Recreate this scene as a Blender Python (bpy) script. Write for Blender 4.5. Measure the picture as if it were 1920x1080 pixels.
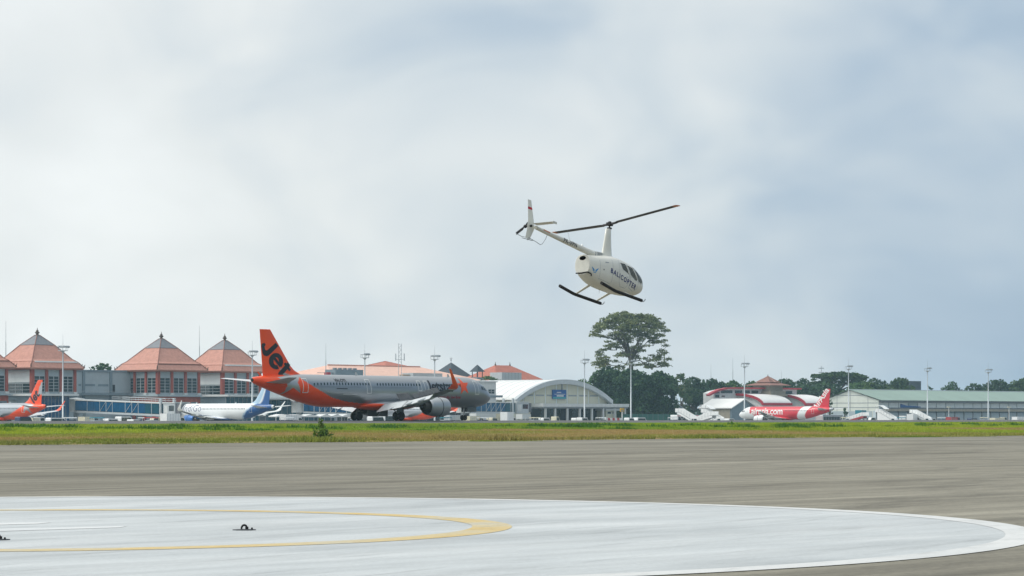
import bpy, bmesh, math, random
import numpy as np
from mathutils import Vector, Matrix

for o in list(bpy.data.objects):
    bpy.data.objects.remove(o)
S = bpy.context.scene
C = S.collection
PI = math.pi
rad = math.radians

# ------------------------------------------------------------------ camera
F = 4950.0            # focal length in pixels of a 1920 px wide frame
HOR = 783.0           # row of the horizon
EYE = 1.6
cam = bpy.data.cameras.new('camera')
cam.sensor_width = 36.0
cam.lens = F / 1920 * 36
cam.shift_y = (HOR - 540) / 1920
cam.clip_start = 0.5
cam.clip_end = 9000
camo = bpy.data.objects.new('camera', cam)
camo.location = (0, 0, EYE)
camo.rotation_euler = (PI / 2, 0, 0)
C.objects.link(camo)
S.camera = camo

# ------------------------------------------------------------------ sky, sun, exposure
SUN_AZ, SUN_EL = -86.0, 50.0      # degrees: azimuth from the view direction (+ = right), elevation
sd = Vector((math.sin(rad(SUN_AZ)) * math.cos(rad(SUN_EL)), math.cos(rad(SUN_AZ)) * math.cos(rad(SUN_EL)), math.sin(rad(SUN_EL))))
world = bpy.data.worlds.new("World")
S.world = world
world.use_nodes = True
nt = world.node_tree
nt.nodes.clear()
def N(t, typ, **kw):
    n = t.nodes.new(typ)
    for k, v in kw.items():
        setattr(n, k, v)
    return n
def L(t, a, b):
    t.links.new(a, b)
out = N(nt, 'ShaderNodeOutputWorld')
sky = N(nt, 'ShaderNodeTexSky', sky_type='NISHITA')
sky.sun_disc = False
sky.sun_elevation = rad(SUN_EL)
sky.sun_rotation = rad(SUN_AZ)
bg = N(nt, 'ShaderNodeBackground')
bg.inputs[1].default_value = 0.10
L(nt, sky.outputs[0], bg.inputs[0])
tc = N(nt, 'ShaderNodeTexCoord')
def wmath(op, a, b=None, c=None, clamp=False):
    n = N(nt, 'ShaderNodeMath', operation=op, use_clamp=clamp)
    for i, x in enumerate((a, b, c)):
        if x is None: continue
        if isinstance(x, (int, float)): n.inputs[i].default_value = x
        else: L(nt, x, n.inputs[i])
    return n.outputs[0]
dot = N(nt, 'ShaderNodeVectorMath', operation='DOT_PRODUCT')
L(nt, tc.outputs['Generated'], dot.inputs[0])
dot.inputs[1].default_value = sd
def wnoise(scale, loc, detail, rough, dist=0.0):
    mp = N(nt, 'ShaderNodeMapping')
    mp.inputs['Scale'].default_value = scale
    mp.inputs['Location'].default_value = loc
    L(nt, tc.outputs['Generated'], mp.inputs[0])
    n = N(nt, 'ShaderNodeTexNoise')
    n.inputs['Scale'].default_value = 1.0
    n.inputs['Detail'].default_value = detail
    n.inputs['Roughness'].default_value = rough
    n.inputs['Distortion'].default_value = dist
    L(nt, mp.outputs[0], n.inputs['Vector'])
    return n.outputs['Fac']
SKY_A, SKY_B = 0.4, 11.1
n1 = wnoise((5.0, 5.0, 10.0), (SKY_A, 1.2, 0.35), 4, 0.45, 0.3)
n2 = wnoise((11, 11, 17.0), (7.3, 2.2, SKY_B), 3, 0.45, 0.5)
glow = wmath('MULTIPLY_ADD', dot.outputs['Value'], 2.6, 0.225)
cl = wmath('MULTIPLY_ADD', wmath('SUBTRACT', n1, 0.5), 1.0, glow)
cl = wmath('MULTIPLY_ADD', wmath('SUBTRACT', n2, 0.5), 0.98, cl)
sep = N(nt, 'ShaderNodeSeparateXYZ')
L(nt, tc.outputs['Generated'], sep.inputs[0])
low = wmath('MULTIPLY', wmath('SUBTRACT', 1.0, wmath('MULTIPLY', wmath('ABSOLUTE', sep.outputs['Z']), 9.0), clamp=True), 0.22)   # haze whitens the sky low down
cl = wmath('ADD', cl, low)
cr = wmath('MULTIPLY_ADD', cl, 0.4, 0.6, clamp=True)      # -1.5 .. 1 -> 0 .. 1
ramp = N(nt, 'ShaderNodeValToRGB')
el = ramp.color_ramp.elements
el[0].position = 0.0; el[0].color = (0.27, 0.35, 0.41, 1)
el[1].position = 1.0; el[1].color = (0.93, 0.965, 0.965, 1)
for pos, c in ((0.60, (0.34, 0.46, 0.60)), (0.70, (0.455, 0.567, 0.683)), (0.80, (0.66, 0.735, 0.785)), (0.90, (0.83, 0.87, 0.875))):
    e = el.new(pos); e.color = (*c, 1)
L(nt, cr, ramp.inputs[0])
# thin veil near the sun gets brighter than the frame shows
extra = wmath('MULTIPLY', wmath('MAXIMUM', wmath('SUBTRACT', cl, 1.0), 0.0), 0.45)
boost = wmath('ADD', extra, 1.0)
bc = N(nt, 'ShaderNodeBackground')
L(nt, ramp.outputs[0], bc.inputs[0])
L(nt, boost, bc.inputs[1])
mx = N(nt, 'ShaderNodeMixShader')
mx.inputs[0].default_value = 0.93
L(nt, bg.outputs[0], mx.inputs[1])
L(nt, bc.outputs[0], mx.inputs[2])
L(nt, mx.outputs[0], out.inputs[0])

sun = bpy.data.lights.new('sun', 'SUN')
sun.energy = 1.4
sun.angle = rad(10)
sun.color = (1.0, 0.96, 0.88)
so = bpy.data.objects.new('sun', sun)
so.rotation_euler = sd.to_track_quat('Z', 'Y').to_euler()
so.location = (0, 0, 60)
C.objects.link(so)

vs = S.view_settings
vs.view_transform = 'Standard'
vs.look = 'None'
vs.exposure = 0.0
vs.gamma = 1.0
vs.use_curve_mapping = False
S.render.engine = 'CYCLES'
S.cycles.use_denoising = True
S.cycles.max_bounces = 8
S.cycles.volume_bounces = 1
S.cycles.transparent_max_bounces = 12
S.cycles.caustics_reflective = False
S.cycles.caustics_refractive = False

# ------------------------------------------------------------------ the grid of the airfield
ANG = rad(47.5)
U = (math.cos(ANG), math.sin(ANG))        # along the runway
V = (-math.sin(ANG), math.cos(ANG))       # across it, away from the camera
def W(px, p):
    t = (px - 960) / F
    y = p / (V[1] + t * V[0])
    return t * y, y
def Qp(px, p):
    x, y = W(px, p)
    return x * U[0] + y * U[1]
def at(q, p, z=0.0):
    return Vector((q * U[0] + p * V[0], q * U[1] + p * V[1], z))
def HZ(py, Y):
    return EYE + (HOR - py) * Y / F
def atY(px, Y):
    return (px - 960) / F * Y, Y
APRON = -0.7
PROF = [(-400, 0), (124.5, 0), (126, 0.02), (160, 0.32), (220, 0.90), (224, 0.92), (246, 1.2), (268, 0.95), (290, 0.7), (335, APRON), (6000, APRON)]
def gz(p):
    return float(np.interp(p, [a for a, b in PROF], [b for a, b in PROF]))

# ------------------------------------------------------------------ materials
def mat(name, col, rough=0.6, metal=0.0, var=0.12, scale=2.0, spec=0.4, attr=None, stretch=(1, 1, 1), coat=0.0, bump=0.0):
    m = bpy.data.materials.new(name)
    m.use_nodes = True
    t = m.node_tree
    b = t.nodes['Principled BSDF']
    b.inputs['Roughness'].default_value = rough
    b.inputs['Metallic'].default_value = metal
    b.inputs['Specular IOR Level'].default_value = spec
    if coat: b.inputs['Coat Weight'].default_value = coat
    c = N(t, 'ShaderNodeTexCoord')
    mp = N(t, 'ShaderNodeMapping')
    mp.inputs['Scale'].default_value = stretch
    L(t, c.outputs['Object'], mp.inputs[0])
    n = N(t, 'ShaderNodeTexNoise')
    n.inputs['Scale'].default_value = scale
    n.inputs['Detail'].default_value = 5
    n.inputs['Roughness'].default_value = 0.65
    L(t, mp.outputs[0], n.inputs['Vector'])
    mr = N(t, 'ShaderNodeMapRange')
    mr.inputs['From Min'].default_value = 0.25
    mr.inputs['From Max'].default_value = 0.75
    mr.inputs['To Min'].default_value = 1 - var
    mr.inputs['To Max'].default_value = 1 + var
    L(t, n.outputs['Fac'], mr.inputs['Value'])
    mul = N(t, 'ShaderNodeVectorMath', operation='SCALE')
    if attr:
        a = N(t, 'ShaderNodeAttribute', attribute_name=attr)
        L(t, a.outputs['Color'], mul.inputs[0])
        if metal < 0:
            b.inputs['Metallic'].default_value = 0
            L(t, a.outputs['Alpha'], b.inputs['Metallic'])
    else:
        mul.inputs[0].default_value = col[:3]
    L(t, mr.outputs[0], mul.inputs['Scale'])
    L(t, mul.outputs[0], b.inputs['Base Color'])
    if bump:
        bp = N(t, 'ShaderNodeBump')
        bp.inputs['Strength'].default_value = bump
        L(t, n.outputs['Fac'], bp.inputs['Height'])
        L(t, bp.outputs[0], b.inputs['Normal'])
    return m
def glass(name, col, rough=0.08):
    m = mat(name, col, rough, 0.0, 0.25, 0.6, 0.6)
    return m

M = {}
M['wall'] = mat('wall_paint_grey', (0.40, 0.47, 0.50), 0.8, var=0.10, scale=0.5)
M['wall_dark'] = mat('wall_paint_slate', (0.20, 0.26, 0.30), 0.8, var=0.12, scale=0.5)
M['panel_light'] = mat('panel_light', (0.74, 0.79, 0.79), 0.7, var=0.08, scale=0.6)
M['brick'] = mat('brick_red', (0.36, 0.095, 0.075), 0.85, var=0.22, scale=2.5)
M['brick_low'] = mat('brick_red_low', (0.42, 0.12, 0.09), 0.85, var=0.25, scale=1.2)
M['tile'] = mat('roof_tile', (0.49, 0.245, 0.19), 0.85, var=0.20, scale=1.2, bump=0.3)
M['tile_dark'] = mat('roof_tile_ridge', (0.28, 0.13, 0.10), 0.85, var=0.25, scale=2)
M['tile_pale'] = mat('roof_tile_pale', (0.68, 0.43, 0.34), 0.85, var=0.12, scale=0.6)
M['tile_red'] = mat('roof_tile_red', (0.42, 0.14, 0.095), 0.85, var=0.18, scale=0.7)
M['slate'] = mat('roof_slate', (0.19, 0.20, 0.22), 0.7, var=0.18, scale=1.5)
M['slate_dark'] = mat('roof_slate_dark', (0.05, 0.065, 0.08), 0.8, var=0.2, scale=1.5)
M['stone'] = mat('carved_stone', (0.12, 0.09, 0.07), 0.9, var=0.3, scale=3)
M['tan'] = mat('tan_stone', (0.34, 0.31, 0.25), 0.9, var=0.2, scale=1)
M['white'] = mat('white_paint', (0.78, 0.79, 0.77), 0.5, var=0.06, scale=1)
M['offwhite'] = mat('offwhite_paint', (0.62, 0.64, 0.63), 0.6, var=0.12, scale=0.8)
M['cream'] = mat('cream_cladding', (0.62, 0.61, 0.49), 0.7, var=0.06, scale=0.4)
M['cream_white'] = mat('cream_white_cladding', (0.70, 0.73, 0.66), 0.7, var=0.06, scale=0.4)
M['roof_white'] = mat('white_sheet_roof', (0.74, 0.74, 0.72), 0.55, var=0.07, scale=0.25)
M['roof_green'] = mat('green_sheet_roof', (0.23, 0.32, 0.27), 0.6, var=0.10, scale=0.12, stretch=(1, 0.3, 1))
M['grey'] = mat('grey_paint', (0.30, 0.33, 0.35), 0.6, var=0.12, scale=1)
M['grey_light'] = mat('light_grey_steel', (0.48, 0.52, 0.54), 0.5, var=0.10, scale=1)
M['steel'] = mat('galvanised_steel', (0.50, 0.54, 0.56), 0.45, 0.3, var=0.10, scale=1.5)
M['dark'] = mat('dark_recess', (0.030, 0.036, 0.042), 0.7, var=0.3, scale=0.8)
M['rubber'] = mat('black_rubber', (0.012, 0.012, 0.013), 0.7, var=0.3, scale=6)
M['glass_dark'] = glass('window_glass_dark', (0.010, 0.028, 0.034))
M['glass_teal'] = glass('window_glass_teal', (0.010, 0.085, 0.125))
M['glass_blue'] = glass('window_glass_blue', (0.006, 0.085, 0.19))
M['red'] = mat('red_trim', (0.45, 0.035, 0.055), 0.5, var=0.10, scale=2)
M['vehicle_white'] = mat('vehicle_white', (0.82, 0.83, 0.82), 0.3, var=0.05, scale=2, coat=0.3)
M['vehicle_navy'] = mat('vehicle_navy', (0.03, 0.05, 0.11), 0.35, var=0.1, scale=2)
M['vehicle_red'] = mat('vehicle_red', (0.40, 0.05, 0.05), 0.4, var=0.1, scale=2)
M['vehicle_yellow'] = mat('vehicle_yellow', (0.60, 0.36, 0.05), 0.4, var=0.15, scale=2)
M['vehicle_cream'] = mat('vehicle_cream', (0.66, 0.62, 0.46), 0.5, var=0.12, scale=2)
M['teal_box'] = mat('teal_box', (0.03, 0.22, 0.28), 0.5, var=0.1, scale=2)
M['fence_green'] = mat('fence_green_mesh', (0.035, 0.13, 0.105), 0.8, var=0.2, scale=1)
M['bark'] = mat('bark', (0.10, 0.085, 0.065), 0.9, var=0.3, scale=1.5)
M['grass'] = mat('grass_blade', (0, 0, 0), 0.6, var=0.25, scale=0.8, spec=0.2, attr='paint')
M['leaf'] = mat('leaf', (0, 0, 0), 0.6, var=0.28, scale=0.35, spec=0.25, attr='paint')
M['paint'] = mat('aircraft_paint', (0, 0, 0), 0.32, metal=-1, var=0.035, scale=0.5, spec=0.5, attr='paint', stretch=(0.35, 1, 1))
M['sign_blue'] = mat('sign_blue', (0.015, 0.10, 0.32), 0.5, var=0.06, scale=1)
M['sign_teal'] = mat('sign_teal', (0.05, 0.33, 0.36), 0.5, var=0.06, scale=1)
M['black'] = mat('black_lettering', (0.013, 0.014, 0.024), 0.5, var=0.1, scale=3)
M['navy_letter'] = mat('navy_lettering', (0.03, 0.04, 0.16), 0.5, var=0.1, scale=3)
M['sky_blue'] = mat('light_blue_logo', (0.06, 0.30, 0.62), 0.5, var=0.1, scale=3)
M['orange'] = mat('orange_paint', (0.82, 0.085, 0.012), 0.35, var=0.05, scale=1)
M['pink_red'] = mat('pink_red_lettering', (0.42, 0.05, 0.08), 0.5, var=0.1, scale=3)
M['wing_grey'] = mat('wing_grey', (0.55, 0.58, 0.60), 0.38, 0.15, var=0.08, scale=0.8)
M['wing_under_shaded'] = mat('wing_underside_shade_grey', (0.15, 0.165, 0.175), 0.5, 0.0, var=0.12, scale=0.8)  # underside shade put into the colour, far darker than the upper wing
M['nacelle'] = mat('nacelle_grey', (0.40, 0.425, 0.445), 0.33, 0.55, var=0.05, scale=0.6)
M['hot_metal'] = mat('exhaust_metal', (0.10, 0.09, 0.085), 0.45, 0.7, var=0.2, scale=3)
M['strut'] = mat('gear_strut', (0.30, 0.31, 0.32), 0.4, 0.4, var=0.1, scale=3)

def translucent(m, k):          # thin leaves pass light
    t = m.node_tree; b = t.nodes['Principled BSDF']; o = t.nodes['Material Output']
    tr = N(t, 'ShaderNodeBsdfTranslucent'); mxs = N(t, 'ShaderNodeMixShader'); mxs.inputs[0].default_value = k
    L(t, b.inputs['Base Color'].links[0].from_socket, tr.inputs[0])
    L(t, b.outputs[0], mxs.inputs[1]); L(t, tr.outputs[0], mxs.inputs[2]); L(t, mxs.outputs[0], o.inputs[0])
translucent(M['grass'], 0.45)
translucent(M['leaf'], 0.25)

# ------------------------------------------------------------------ mesh builder
class MB:
    def __init__(s):
        s.v, s.f, s.m, s.sm = [], [], [], []
    def add(s, vs, fs, m=0, smooth=False):
        b = len(s.v)
        s.v += [tuple(x) for x in vs]
        for q in fs:
            s.f.append(tuple(b + i for i in q)); s.m.append(m); s.sm.append(smooth)
        return s
    def box(s, x0, x1, y0, y1, z0, z1, m=0):
        if x0 > x1: x0, x1 = x1, x0
        if y0 > y1: y0, y1 = y1, y0
        if z0 > z1: z0, z1 = z1, z0
        return s.add([(x0, y0, z0), (x1, y0, z0), (x1, y1, z0), (x0, y1, z0), (x0, y0, z1), (x1, y0, z1), (x1, y1, z1), (x0, y1, z1)],
                     [(0, 3, 2, 1), (4, 5, 6, 7), (0, 1, 5, 4), (1, 2, 6, 5), (2, 3, 7, 6), (3, 0, 4, 7)], m)
    def prism(s, poly, axis, a, b, m=0, smooth=False):
        n = len(poly)
        def P(u, w, k):
            return {'x': (k, u, w), 'y': (u, k, w), 'z': (u, w, k)}[axis]
        vs = [P(u, w, a) for u, w in poly] + [P(u, w, b) for u, w in poly]
        fs = [tuple(range(n))[::-1], tuple(range(n, 2 * n))]
        s.add(vs, fs, m, False)
        s.add(vs, [(i, (i + 1) % n, n + (i + 1) % n, n + i) for i in range(n)], m, smooth)
        return s
    def tube(s, a, b, r, r2=None, n=8, m=0, caps=True, smooth=True):
        a = Vector(a); b = Vector(b); r2 = r if r2 is None else r2
        d = (b - a)
        if d.length < 1e-6: return s
        q = d.to_track_quat('Z', 'Y')
        vs = []
        for p, rr in ((a, r), (b, r2)):
            for i in range(n):
                t = 2 * PI * i / n
                vs.append(p + q @ Vector((rr * math.cos(t), rr * math.sin(t), 0)))
        s.add(vs, [(i, (i + 1) % n, n + (i + 1) % n, n + i) for i in range(n)], m, smooth)
        if caps:
            s.add(vs, [tuple(range(n))[::-1], tuple(range(n, 2 * n))], m)
        return s
    def path(s, pts, r, n=6, m=0):
        for a, b in zip(pts, pts[1:]):
            s.tube(a, b, r, r, n, m)
        return s
    def loft(s, rings, m=0, smooth=True, cap=(True, True), closed=True):
        k = len(rings[0]); vs = [p for r in rings for p in r]; fs = []
        for i in range(len(rings) - 1):
            for j in range(k if closed else k - 1):
                j2 = (j + 1) % k
                fs.append((i * k + j, i * k + j2, (i + 1) * k + j2, (i + 1) * k + j))
        s.add(vs, fs, m, smooth)
        if cap[0]: s.add(rings[0], [tuple(range(k))[::-1]], m)
        if cap[1]: s.add(rings[-1], [tuple(range(k))], m)
        return s
    def lathe(s, prof, c, axis='z', n=16, m=0, smooth=True):
        rings = []
        for r, h in prof:
            ring = []
            for i in range(n):
                t = 2 * PI * i / n
                a, b = r * math.cos(t), r * math.sin(t)
                ring.append({'z': (c[0] + a, c[1] + b, c[2] + h), 'x': (c[0] + h, c[1] + a, c[2] + b), 'y': (c[0] + a, c[1] + h, c[2] + b)}[axis])
            rings.append(ring)
        return s.loft(rings, m, smooth)
    def build(s, name, mats, parent=None, loc=None, fix=False):
        me = bpy.data.meshes.new(name)
        me.from_pydata(s.v, [], s.f)
        if not isinstance(mats, (list, tuple)): mats = [mats]
        for x in mats: me.materials.append(M[x] if isinstance(x, str) else x)
        me.polygons.foreach_set('material_index', s.m)
        me.polygons.foreach_set('use_smooth', s.sm)
        if fix:
            bm = bmesh.new(); bm.from_mesh(me)
            bmesh.ops.recalc_face_normals(bm, faces=bm.faces); bm.to_mesh(me); bm.free()
        me.update()
        return link(name, me, parent, loc)
def link(name, me, parent=None, loc=None):
    o = bpy.data.objects.new(name, me)
    C.objects.link(o)
    if parent is not None: o.parent = parent
    if loc is not None: o.location = loc
    return o
def tag(o, label=None, cat=None, group=None, kind=None):
    if label: o['label'] = label
    if cat: o['category'] = cat
    if group: o['group'] = group
    if kind: o['kind'] = kind
    return o
def thing(name, label, cat, loc=(0, 0, 0), rz=0.0, group=None):
    o = bpy.data.objects.new(name, None)
    o.empty_display_size = 0.5
    C.objects.link(o)
    o.location = loc
    o.rotation_euler = (0, 0, rz)
    return tag(o, label, cat, group)
KIDS = {}
def kids(o):
    return list(o.children)
def dup(root, loc, rz, label, group=None):
    r = root.copy(); C.objects.link(r)
    r.location = loc; r.rotation_euler = (0, 0, rz); r['label'] = label
    if group: r['group'] = group
    for ch in kids(root):
        c = ch.copy(); C.objects.link(c); c.parent = r
        for g in kids(ch):
            d = g.copy(); C.objects.link(d); d.parent = c
    return r
def setcol(o, cols, name='paint'):
    a = o.data.color_attributes.new(name, 'FLOAT_COLOR', 'POINT')
    cols = np.asarray(cols, dtype=np.float32)
    if cols.shape[1] == 3: cols = np.hstack([cols, np.zeros((len(cols), 1), np.float32)])
    a.data.foreach_set('color', cols.ravel())

def text_mesh(s, size, bold=0.0, shear=0.0, space=1.0, sx=1.0):
    cu = bpy.data.curves.new('txt', 'FONT')
    cu.body = s; cu.size = size; cu.offset = bold; cu.shear = shear; cu.space_character = space
    cu.resolution_u = 3
    o = bpy.data.objects.new('txt', cu); C.objects.link(o)
    bpy.context.view_layer.update()
    dg = bpy.context.evaluated_depsgraph_get()
    me = bpy.data.meshes.new_from_object(o.evaluated_get(dg))
    bpy.data.objects.remove(o); bpy.data.curves.remove(cu)
    bm = bmesh.new(); bm.from_mesh(me); bpy.data.meshes.remove(me)
    for v in bm.verts: v.co.x *= sx
    return bm
def cut_grid(bm, step):
    xs = [v.co.x for v in bm.verts]; ys = [v.co.y for v in bm.verts]
    for ax, lo, hi in ((0, min(xs), max(xs)), (1, min(ys), max(ys))):
        k = lo + step
        while k < hi:
            co = [0, 0, 0]; no = [0, 0, 0]; co[ax] = k; no[ax] = 1
            bmesh.ops.bisect_plane(bm, geom=bm.verts[:] + bm.edges[:] + bm.faces[:], plane_co=co, plane_no=no)
            k += step
def poly_bm(polys):
    bm = bmesh.new()
    for p in polys:
        bm.faces.new([bm.verts.new((x, y, 0)) for x, y in p])
    return bm
def decal(bm, fn, name, m, parent, step=0.3):
    if step: cut_grid(bm, step)
    bmesh.ops.triangulate(bm, faces=bm.faces[:])
    for v in bm.verts:
        v.co = Vector(fn(v.co.x, v.co.y))
    me = bpy.data.meshes.new(name)
    bm.to_mesh(me); bm.free()
    me.materials.append(M[m])
    return link(name, me, parent)
# ------------------------------------------------------------------ ground
def ground_mat(name, c0, c1, c2, s_big, s_fine, rough=0.9, stretch=(1, 1, 1), fine=0.25, spec=0.2, bump=0.0, streak=0.0):
    m = bpy.data.materials.new(name); m.use_nodes = True
    t = m.node_tree; b = t.nodes['Principled BSDF']
    b.inputs['Roughness'].default_value = rough
    b.inputs['Specular IOR Level'].default_value = spec
    g = N(t, 'ShaderNodeNewGeometry')
    mp = N(t, 'ShaderNodeMapping'); mp.inputs['Rotation'].default_value = (0, 0, -ANG)
    mp.inputs['Scale'].default_value = (1, 1, 1)
    L(t, g.outputs['Position'], mp.inputs[0])
    st = N(t, 'ShaderNodeVectorMath', operation='MULTIPLY'); st.inputs[1].default_value = stretch
    L(t, mp.outputs[0], st.inputs[0])
    a = N(t, 'ShaderNodeTexNoise'); a.inputs['Scale'].default_value = s_big; a.inputs['Detail'].default_value = 6; a.inputs['Roughness'].default_value = 0.62
    L(t, st.outputs[0], a.inputs['Vector'])
    r = N(t, 'ShaderNodeValToRGB'); e = r.color_ramp.elements
    e[0].position = 0.30; e[0].color = (*c0, 1); e[1].position = 0.70; e[1].color = (*c2, 1)
    k = e.new(0.5); k.color = (*c1, 1)
    L(t, a.outputs['Fac'], r.inputs[0])
    f = N(t, 'ShaderNodeTexNoise'); f.inputs['Scale'].default_value = s_fine; f.inputs['Detail'].default_value = 4; f.inputs['Roughness'].default_value = 0.7
    L(t, g.outputs['Position'], f.inputs['Vector'])
    mr = N(t, 'ShaderNodeMapRange'); mr.inputs['From Min'].default_value = 0.25; mr.inputs['From Max'].default_value = 0.75
    mr.inputs['To Min'].default_value = 1 - fine; mr.inputs['To Max'].default_value = 1 + fine
    L(t, f.outputs['Fac'], mr.inputs[0])
    val = mr.outputs[0]
    if streak:
        w = N(t, 'ShaderNodeVectorMath', operation='MULTIPLY'); w.inputs[1].default_value = (0.05, 1.1, 1)
        L(t, mp.outputs[0], w.inputs[0])
        sn = N(t, 'ShaderNodeTexNoise'); sn.inputs['Scale'].default_value = 1.0; sn.inputs['Detail'].default_value = 5; sn.inputs['Roughness'].default_value = 0.6
        L(t, w.outputs[0], sn.inputs['Vector'])
        m2 = N(t, 'ShaderNodeMapRange'); m2.inputs['From Min'].default_value = 0.3; m2.inputs['From Max'].default_value = 0.7
        m2.inputs['To Min'].default_value = 1 - streak; m2.inputs['To Max'].default_value = 1 + streak
        L(t, sn.outputs['Fac'], m2.inputs[0])
        mm = N(t, 'ShaderNodeMath', operation='MULTIPLY'); L(t, val, mm.inputs[0]); L(t, m2.outputs[0], mm.inputs[1])
        val = mm.outputs[0]
    sc = N(t, 'ShaderNodeVectorMath', operation='SCALE'); L(t, r.outputs[0], sc.inputs[0]); L(t, val, sc.inputs['Scale'])
    L(t, sc.outputs[0], b.inputs['Base Color'])
    if bump:
        bp = N(t, 'ShaderNodeBump'); bp.inputs['Strength'].default_value = bump; bp.inputs['Distance'].default_value = 0.02
        L(t, f.outputs['Fac'], bp.inputs['Height']); L(t, bp.outputs[0], b.inputs['Normal'])
    return m
M['soil'] = ground_mat('dry_grass_soil', (0.23, 0.15, 0.06), (0.25, 0.19, 0.065), (0.17, 0.175, 0.045), 0.09, 3.0, 0.95, (0.6, 1.5, 1), 0.30)
M['tarmac'] = ground_mat('weathered_tarmac', (0.145, 0.133, 0.102), (0.203, 0.188, 0.148), (0.262, 0.244, 0.195), 0.10, 9.0, 0.85, (0.35, 1.3, 1), 0.22, 0.25, 0.15, 0.30)
M['runway'] = ground_mat('runway_asphalt', (0.075, 0.075, 0.075), (0.10, 0.10, 0.10), (0.13, 0.13, 0.125), 0.1, 5.0, 0.85, (0.3, 1.5, 1), 0.2, 0.25)
M['apron'] = ground_mat('apron_concrete', (0.20, 0.20, 0.19), (0.26, 0.26, 0.25), (0.30, 0.30, 0.29), 0.05, 4.0, 0.85, (1, 1, 1), 0.15, 0.25)
M['pad'] = ground_mat('pad_paint', (0.365, 0.388, 0.398), (0.435, 0.458, 0.466), (0.50, 0.518, 0.522), 0.35, 14.0, 0.7, (0.5, 1.4, 1), 0.12, 0.3, 0.12, 0.10)
M['pad_white'] = ground_mat('pad_white_line', (0.50, 0.51, 0.505), (0.55, 0.556, 0.55), (0.60, 0.60, 0.592), 0.5, 12.0, 0.7, (1, 1, 1), 0.08, 0.3, 0.1)
M['pad_yellow'] = ground_mat('pad_yellow_line', (0.43, 0.43, 0.38), (0.51, 0.41, 0.22), (0.55, 0.38, 0.12), 0.75, 12.0, 0.7, (0.5, 1.6, 1), 0.15, 0.3, 0.1)
M['pad_worn'] = ground_mat('pad_worn_line', (0.48, 0.50, 0.51), (0.55, 0.565, 0.57), (0.61, 0.615, 0.61), 0.6, 12.0, 0.7, (1, 1, 1), 0.1, 0.3)

def stain(m, scale, lo, hi, dark, stretch=(0.4, 1.4, 1), th=(0.56, 0.72), speck=0.0):
    # irregular worn patches and scuffs with shapes of their own
    t = m.node_tree; b = t.nodes['Principled BSDF']; src = b.inputs['Base Color'].links[0].from_socket
    g = N(t, 'ShaderNodeNewGeometry'); mp = N(t, 'ShaderNodeMapping'); mp.inputs['Rotation'].default_value = (0, 0, -ANG - .25); mp.inputs['Location'].default_value = (13.7 * scale, 4.1, 0)
    L(t, g.outputs['Position'], mp.inputs[0])
    st = N(t, 'ShaderNodeVectorMath', operation='MULTIPLY'); st.inputs[1].default_value = stretch; L(t, mp.outputs[0], st.inputs[0])
    n = N(t, 'ShaderNodeTexNoise'); n.inputs['Scale'].default_value = scale; n.inputs['Detail'].default_value = 7; n.inputs['Roughness'].default_value = 0.68; n.inputs['Distortion'].default_value = 0.6
    L(t, st.outputs[0], n.inputs['Vector'])
    r = N(t, 'ShaderNodeMapRange'); r.inputs['From Min'].default_value = th[0]; r.inputs['From Max'].default_value = th[1]; r.inputs['To Min'].default_value = 1.0; r.inputs['To Max'].default_value = dark
    L(t, n.outputs['Fac'], r.inputs[0])
    sc = N(t, 'ShaderNodeVectorMath', operation='SCALE'); L(t, src, sc.inputs[0]); L(t, r.outputs[0], sc.inputs['Scale']); L(t, sc.outputs[0], b.inputs['Base Color'])
stain(M['tarmac'], 0.16, 0, 0, 0.66, (0.4, 1.4, 1), (0.50, 0.70))
stain(M['tarmac'], 0.6, 0, 0, 0.66, (0.22, 1.3, 1), (0.52, 0.70))
stain(M['tarmac'], 2.2, 0, 0, 0.74, (0.5, 1.2, 1), (0.56, 0.72))
stain(M['tarmac'], 6.0, 0, 0, 0.70, (1, 1, 1), (0.60, 0.72))
stain(M['pad'], 0.35, 0, 0, 0.80, (0.3, 1.5, 1), (0.52, 0.70))
stain(M['pad'], 1.6, 0, 0, 0.76, (0.15, 2.2, 1), (0.56, 0.70))
stain(M['pad'], 9.0, 0, 0, 0.78, (1, 1, 1), (0.62, 0.74))
stain(M['pad_white'], 2.0, 0, 0, 0.80, (0.5, 1.5, 1), (0.52, 0.70))
stain(M['pad_yellow'], 2.5, 0, 0, 0.80, (0.4, 1.6, 1), (0.52, 0.70))

def sheet(name, ps, q0, q1, m, dz, nq=1, wob=None):
    mb = MB(); qs = np.linspace(q0, q1, nq + 1); vs = []; fs = []
    for j, q in enumerate(qs):
        for i, p in enumerate(ps):
            pp = p + (wob(q) if wob and i == len(ps) - 1 else 0)
            w = at(q, pp, gz(p) + dz); vs.append(w)
    k = len(ps)
    for j in range(nq):
        for i in range(k - 1):
            fs.append((j * k + i, (j + 1) * k + i, (j + 1) * k + i + 1, j * k + i + 1))
    mb.add(vs, fs)
    return tag(mb.build(name, m), kind='structure')
PS = sorted(set([-400, -100, 0, 60] + [a for a, b in PROF[1:-1]] + [140, 180, 200, 232, 239, 253, 260, 500, 900, 1600, 3400]))
sheet("ground", PS, -2600, 2600, 'soil', 0.0, 8)
rng = random.Random(5)
wphase = [rng.uniform(0, 6.28) for _ in range(6)]
def wob(q):
    return 0.45 * math.sin(q * 0.11 + wphase[0]) + 0.35 * math.sin(q * 0.31 + wphase[1]) + 0.25 * math.sin(q * 0.83 + wphase[2]) + 0.15 * math.sin(q * 2.1 + wphase[3])
sheet('tarmac', [-400, -100, 0, 60, 110, 124.5], -300, 500, 'tarmac', 0.004, 1600, wob)
sheet('runway', [222.5, 224, 232, 239, 246, 253, 260, 268, 269], -1200, 1500, 'runway', 0.004, 4)
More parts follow.
